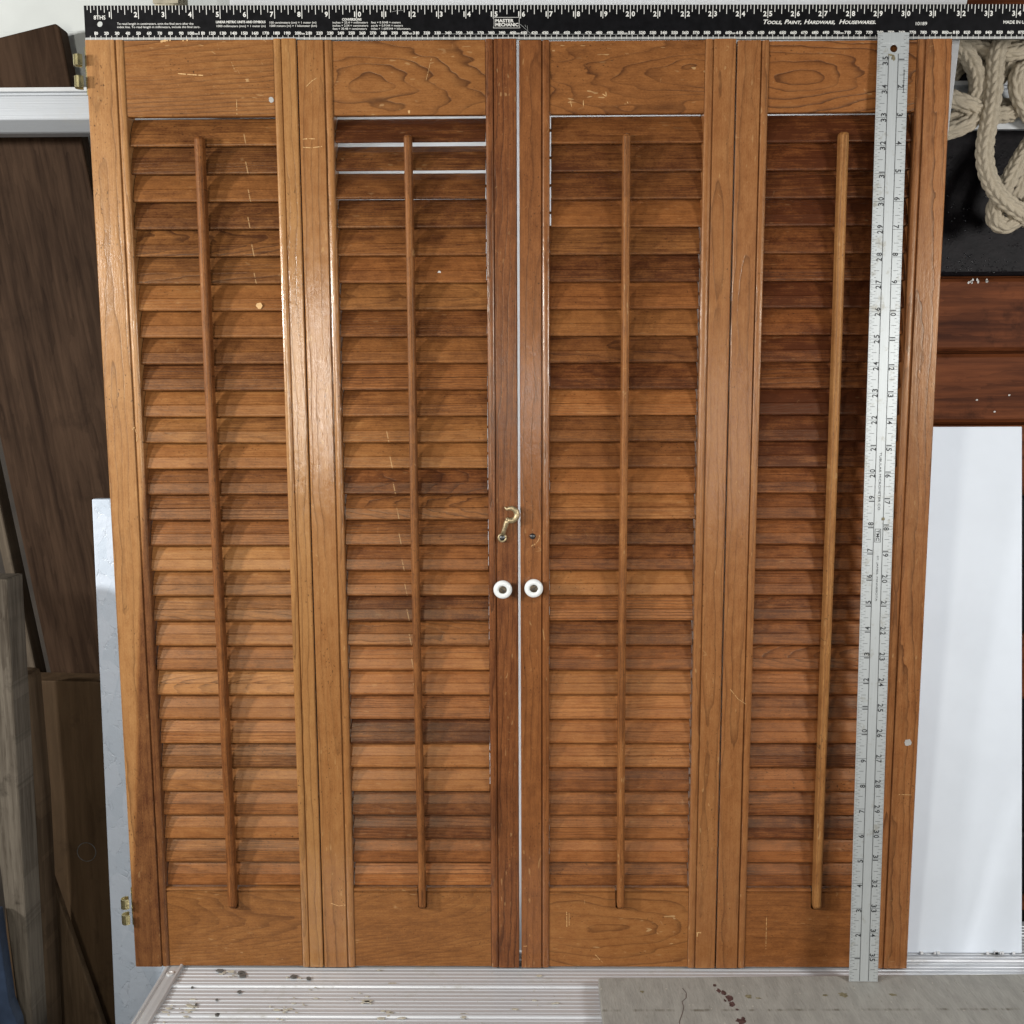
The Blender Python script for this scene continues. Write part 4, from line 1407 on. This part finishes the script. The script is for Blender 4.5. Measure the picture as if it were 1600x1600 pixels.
for k in range(1, 36):
    mb = MB()
    s_ = str(k)
    z = k * SI
    xa = -HW + SW * 0.345
    hh = SW * 0.178
    wdg = 0.0031
    if len(s_) == 1:
        text(mb, s_, xa, z - 0.0009, hh, None if s_ == '1' else wdg, 'r', 1, py2, 0.014)
    else:
        text(mb, s_[0], xa, z - 0.0009, hh, None if s_[0] == '1' else wdg, 'r', 1, py2, 0.014)
        text(mb, s_[1], xa, z + 0.0009, hh, None if s_[1] == '1' else wdg, 'l', 1, py2, 0.014)
    mb.build("inch_numeral", print_black, sr)
    mb = MB()
    z = SL - k * SI
    xb = -HW + SW * 0.690
    if len(s_) == 1:
        text(mb, s_, xb, z + 0.0009, hh, None if s_ == '1' else wdg, 'r', -1, py2, 0.014)
    else:
        text(mb, s_[0], xb, z + 0.0009, hh, None if s_[0] == '1' else wdg, 'r', -1, py2, 0.014)
        text(mb, s_[1], xb, z - 0.0009, hh, None if s_[1] == '1' else wdg, 'l', -1, py2, 0.014)
    mb.build("inch_numeral", print_black, sr)
mb = MB()
text(mb, "TUBULAR MICROMETER CO.", -HW + SW * 0.475, 0.5260, SW * 0.075, 0.0560, 'l', -1, py2, 0.0)
mb.build("maker_print", print_black, sr)
mb = MB()
text(mb, "ST. JAMES, MINNESOTA", -HW + SW * 0.475, 0.4270, SW * 0.075, 0.0440, 'l', -1, py2, 0.0)
mb.build("maker_print", print_black, sr)
mb = MB()
zl0, zl1 = 0.4400, 0.4530
xl0, xl1 = -HW + SW * 0.40, -HW + SW * 0.60
for a0, a1, b0, b1 in ((xl0, xl1, zl0, zl0 + .0004), (xl0, xl1, zl1 - .0004, zl1), (xl0, xl0 + .0004, zl0, zl1), (xl1 - .0004, xl1, zl0, zl1)):
    tick(mb, a0, a1, b0, b1, py2)
text(mb, "TMC", -HW + SW * 0.445, zl1 - 0.0012, SW * 0.11, 0.0104, 'l', -1, py2, 0.02)
mb.build("maker_emblem", print_black, sr)
mb = MB()
mb.blob(-HW + SW * 0.66, 0.4625, 0.0015, 0.0016, py2, 12, 0.4, 'xz', 0.0002)
mb.blob(-HW + SW * 0.52, 0.8880, 0.0018, 0.0026, py2, 12, 0.8, 'xz', 0.0001)
mb.blob(-HW + SW * 0.44, 0.8905, 0.0022, 0.0010, py2, 12, 0.8, 'xz', 0.0001)
p = mb.build("stain", stain_olive, sr)
p['kind'] = 'stuff'
# pencilled dimension line near the top
mb = MB()
xq = HW - SW * 0.13
tick(mb, xq - 0.0002, xq + 0.0002, SL - 0.0535, SL - 0.0335, py2)
for z in (SL - 0.0535, SL - 0.0430, SL - 0.0370, SL - 0.0335):
    tick(mb, xq - 0.0012, xq + 0.0012, z - 0.0002, z + 0.0002, py2)
mb.build("pencil_mark", print_black, sr)

# ------------------------------------------------------------------ grey board under the rule
mb = MB()
mb.prism([(0.0795, -0.0345), (0.72, -0.0215), (0.72, -0.26), (0.0765, -0.26)], 0.0006, 0.012, 'z')
gb = bevel(mb.build("painted_board", grey_paint, origin=(0.40, -0.09, 0.0063)), 0.0012)
tag(gb, "grey green painted board lying on the platform under the metal rule", "board")
gz = 0.0058


def gpart(name, blobs, m):
    mb = MB()
    for x, yy, rx_, ry_ in blobs:
        mb.blob(x - 0.40, yy + 0.09, rx_, ry_, gz, 12, 0.75, 'xy', 0.00025)
    p = mb.build(name, m, gb)
    p['kind'] = 'stuff'


gpart("paint_splatter", [(0.1935, -0.0475, 0.0016, 0.002), (0.196, -0.056, 0.0020, 0.003), (0.2000, -0.060, 0.0022, 0.004), (0.2035, -0.068, 0.0030, 0.005), (0.2045, -0.078, 0.0026, 0.004), (0.2075, -0.086, 0.0014, 0.0016),
                         (0.2075, -0.1035, 0.0042, 0.004), (0.2035, -0.112, 0.006, 0.004), (0.2105, -0.099, 0.0018, 0.002), (0.199, -0.072, 0.001, 0.002)], stain_red)
gpart("dirt_mark", [(0.2235, -0.0655, 0.0028, 0.0026), (0.1205, -0.058, 0.0022, 0.0019), (0.3160, -0.062, 0.0040, 0.0034), (0.2980, -0.063, 0.0026, 0.0014), (0.3640, -0.062, 0.0040, 0.0022), (0.50, -0.056, 0.006, 0.0018), (0.232, -0.068, 0.003, 0.001)], stain_olive)
mb = MB()
cp = [(0.161, -0.052), (0.1635, -0.060), (0.162, -0.068), (0.157, -0.074), (0.1575, -0.082), (0.1545, -0.092), (0.150, -0.104), (0.148, -0.118), (0.143, -0.14)]
for (xa, ya), (xb, yb_) in zip(cp[:-1], cp[1:]):
    mb.prism([(xa - 0.40 - 0.00025, ya + 0.09), (xb - 0.40 - 0.00025, yb_ + 0.09), (xb - 0.40 + 0.00025, yb_ + 0.09), (xa - 0.40 + 0.00025, ya + 0.09)], gz, gz + 0.00015, 'z')
p = mb.build("crack", stain_red, gb)
p['kind'] = 'stuff'
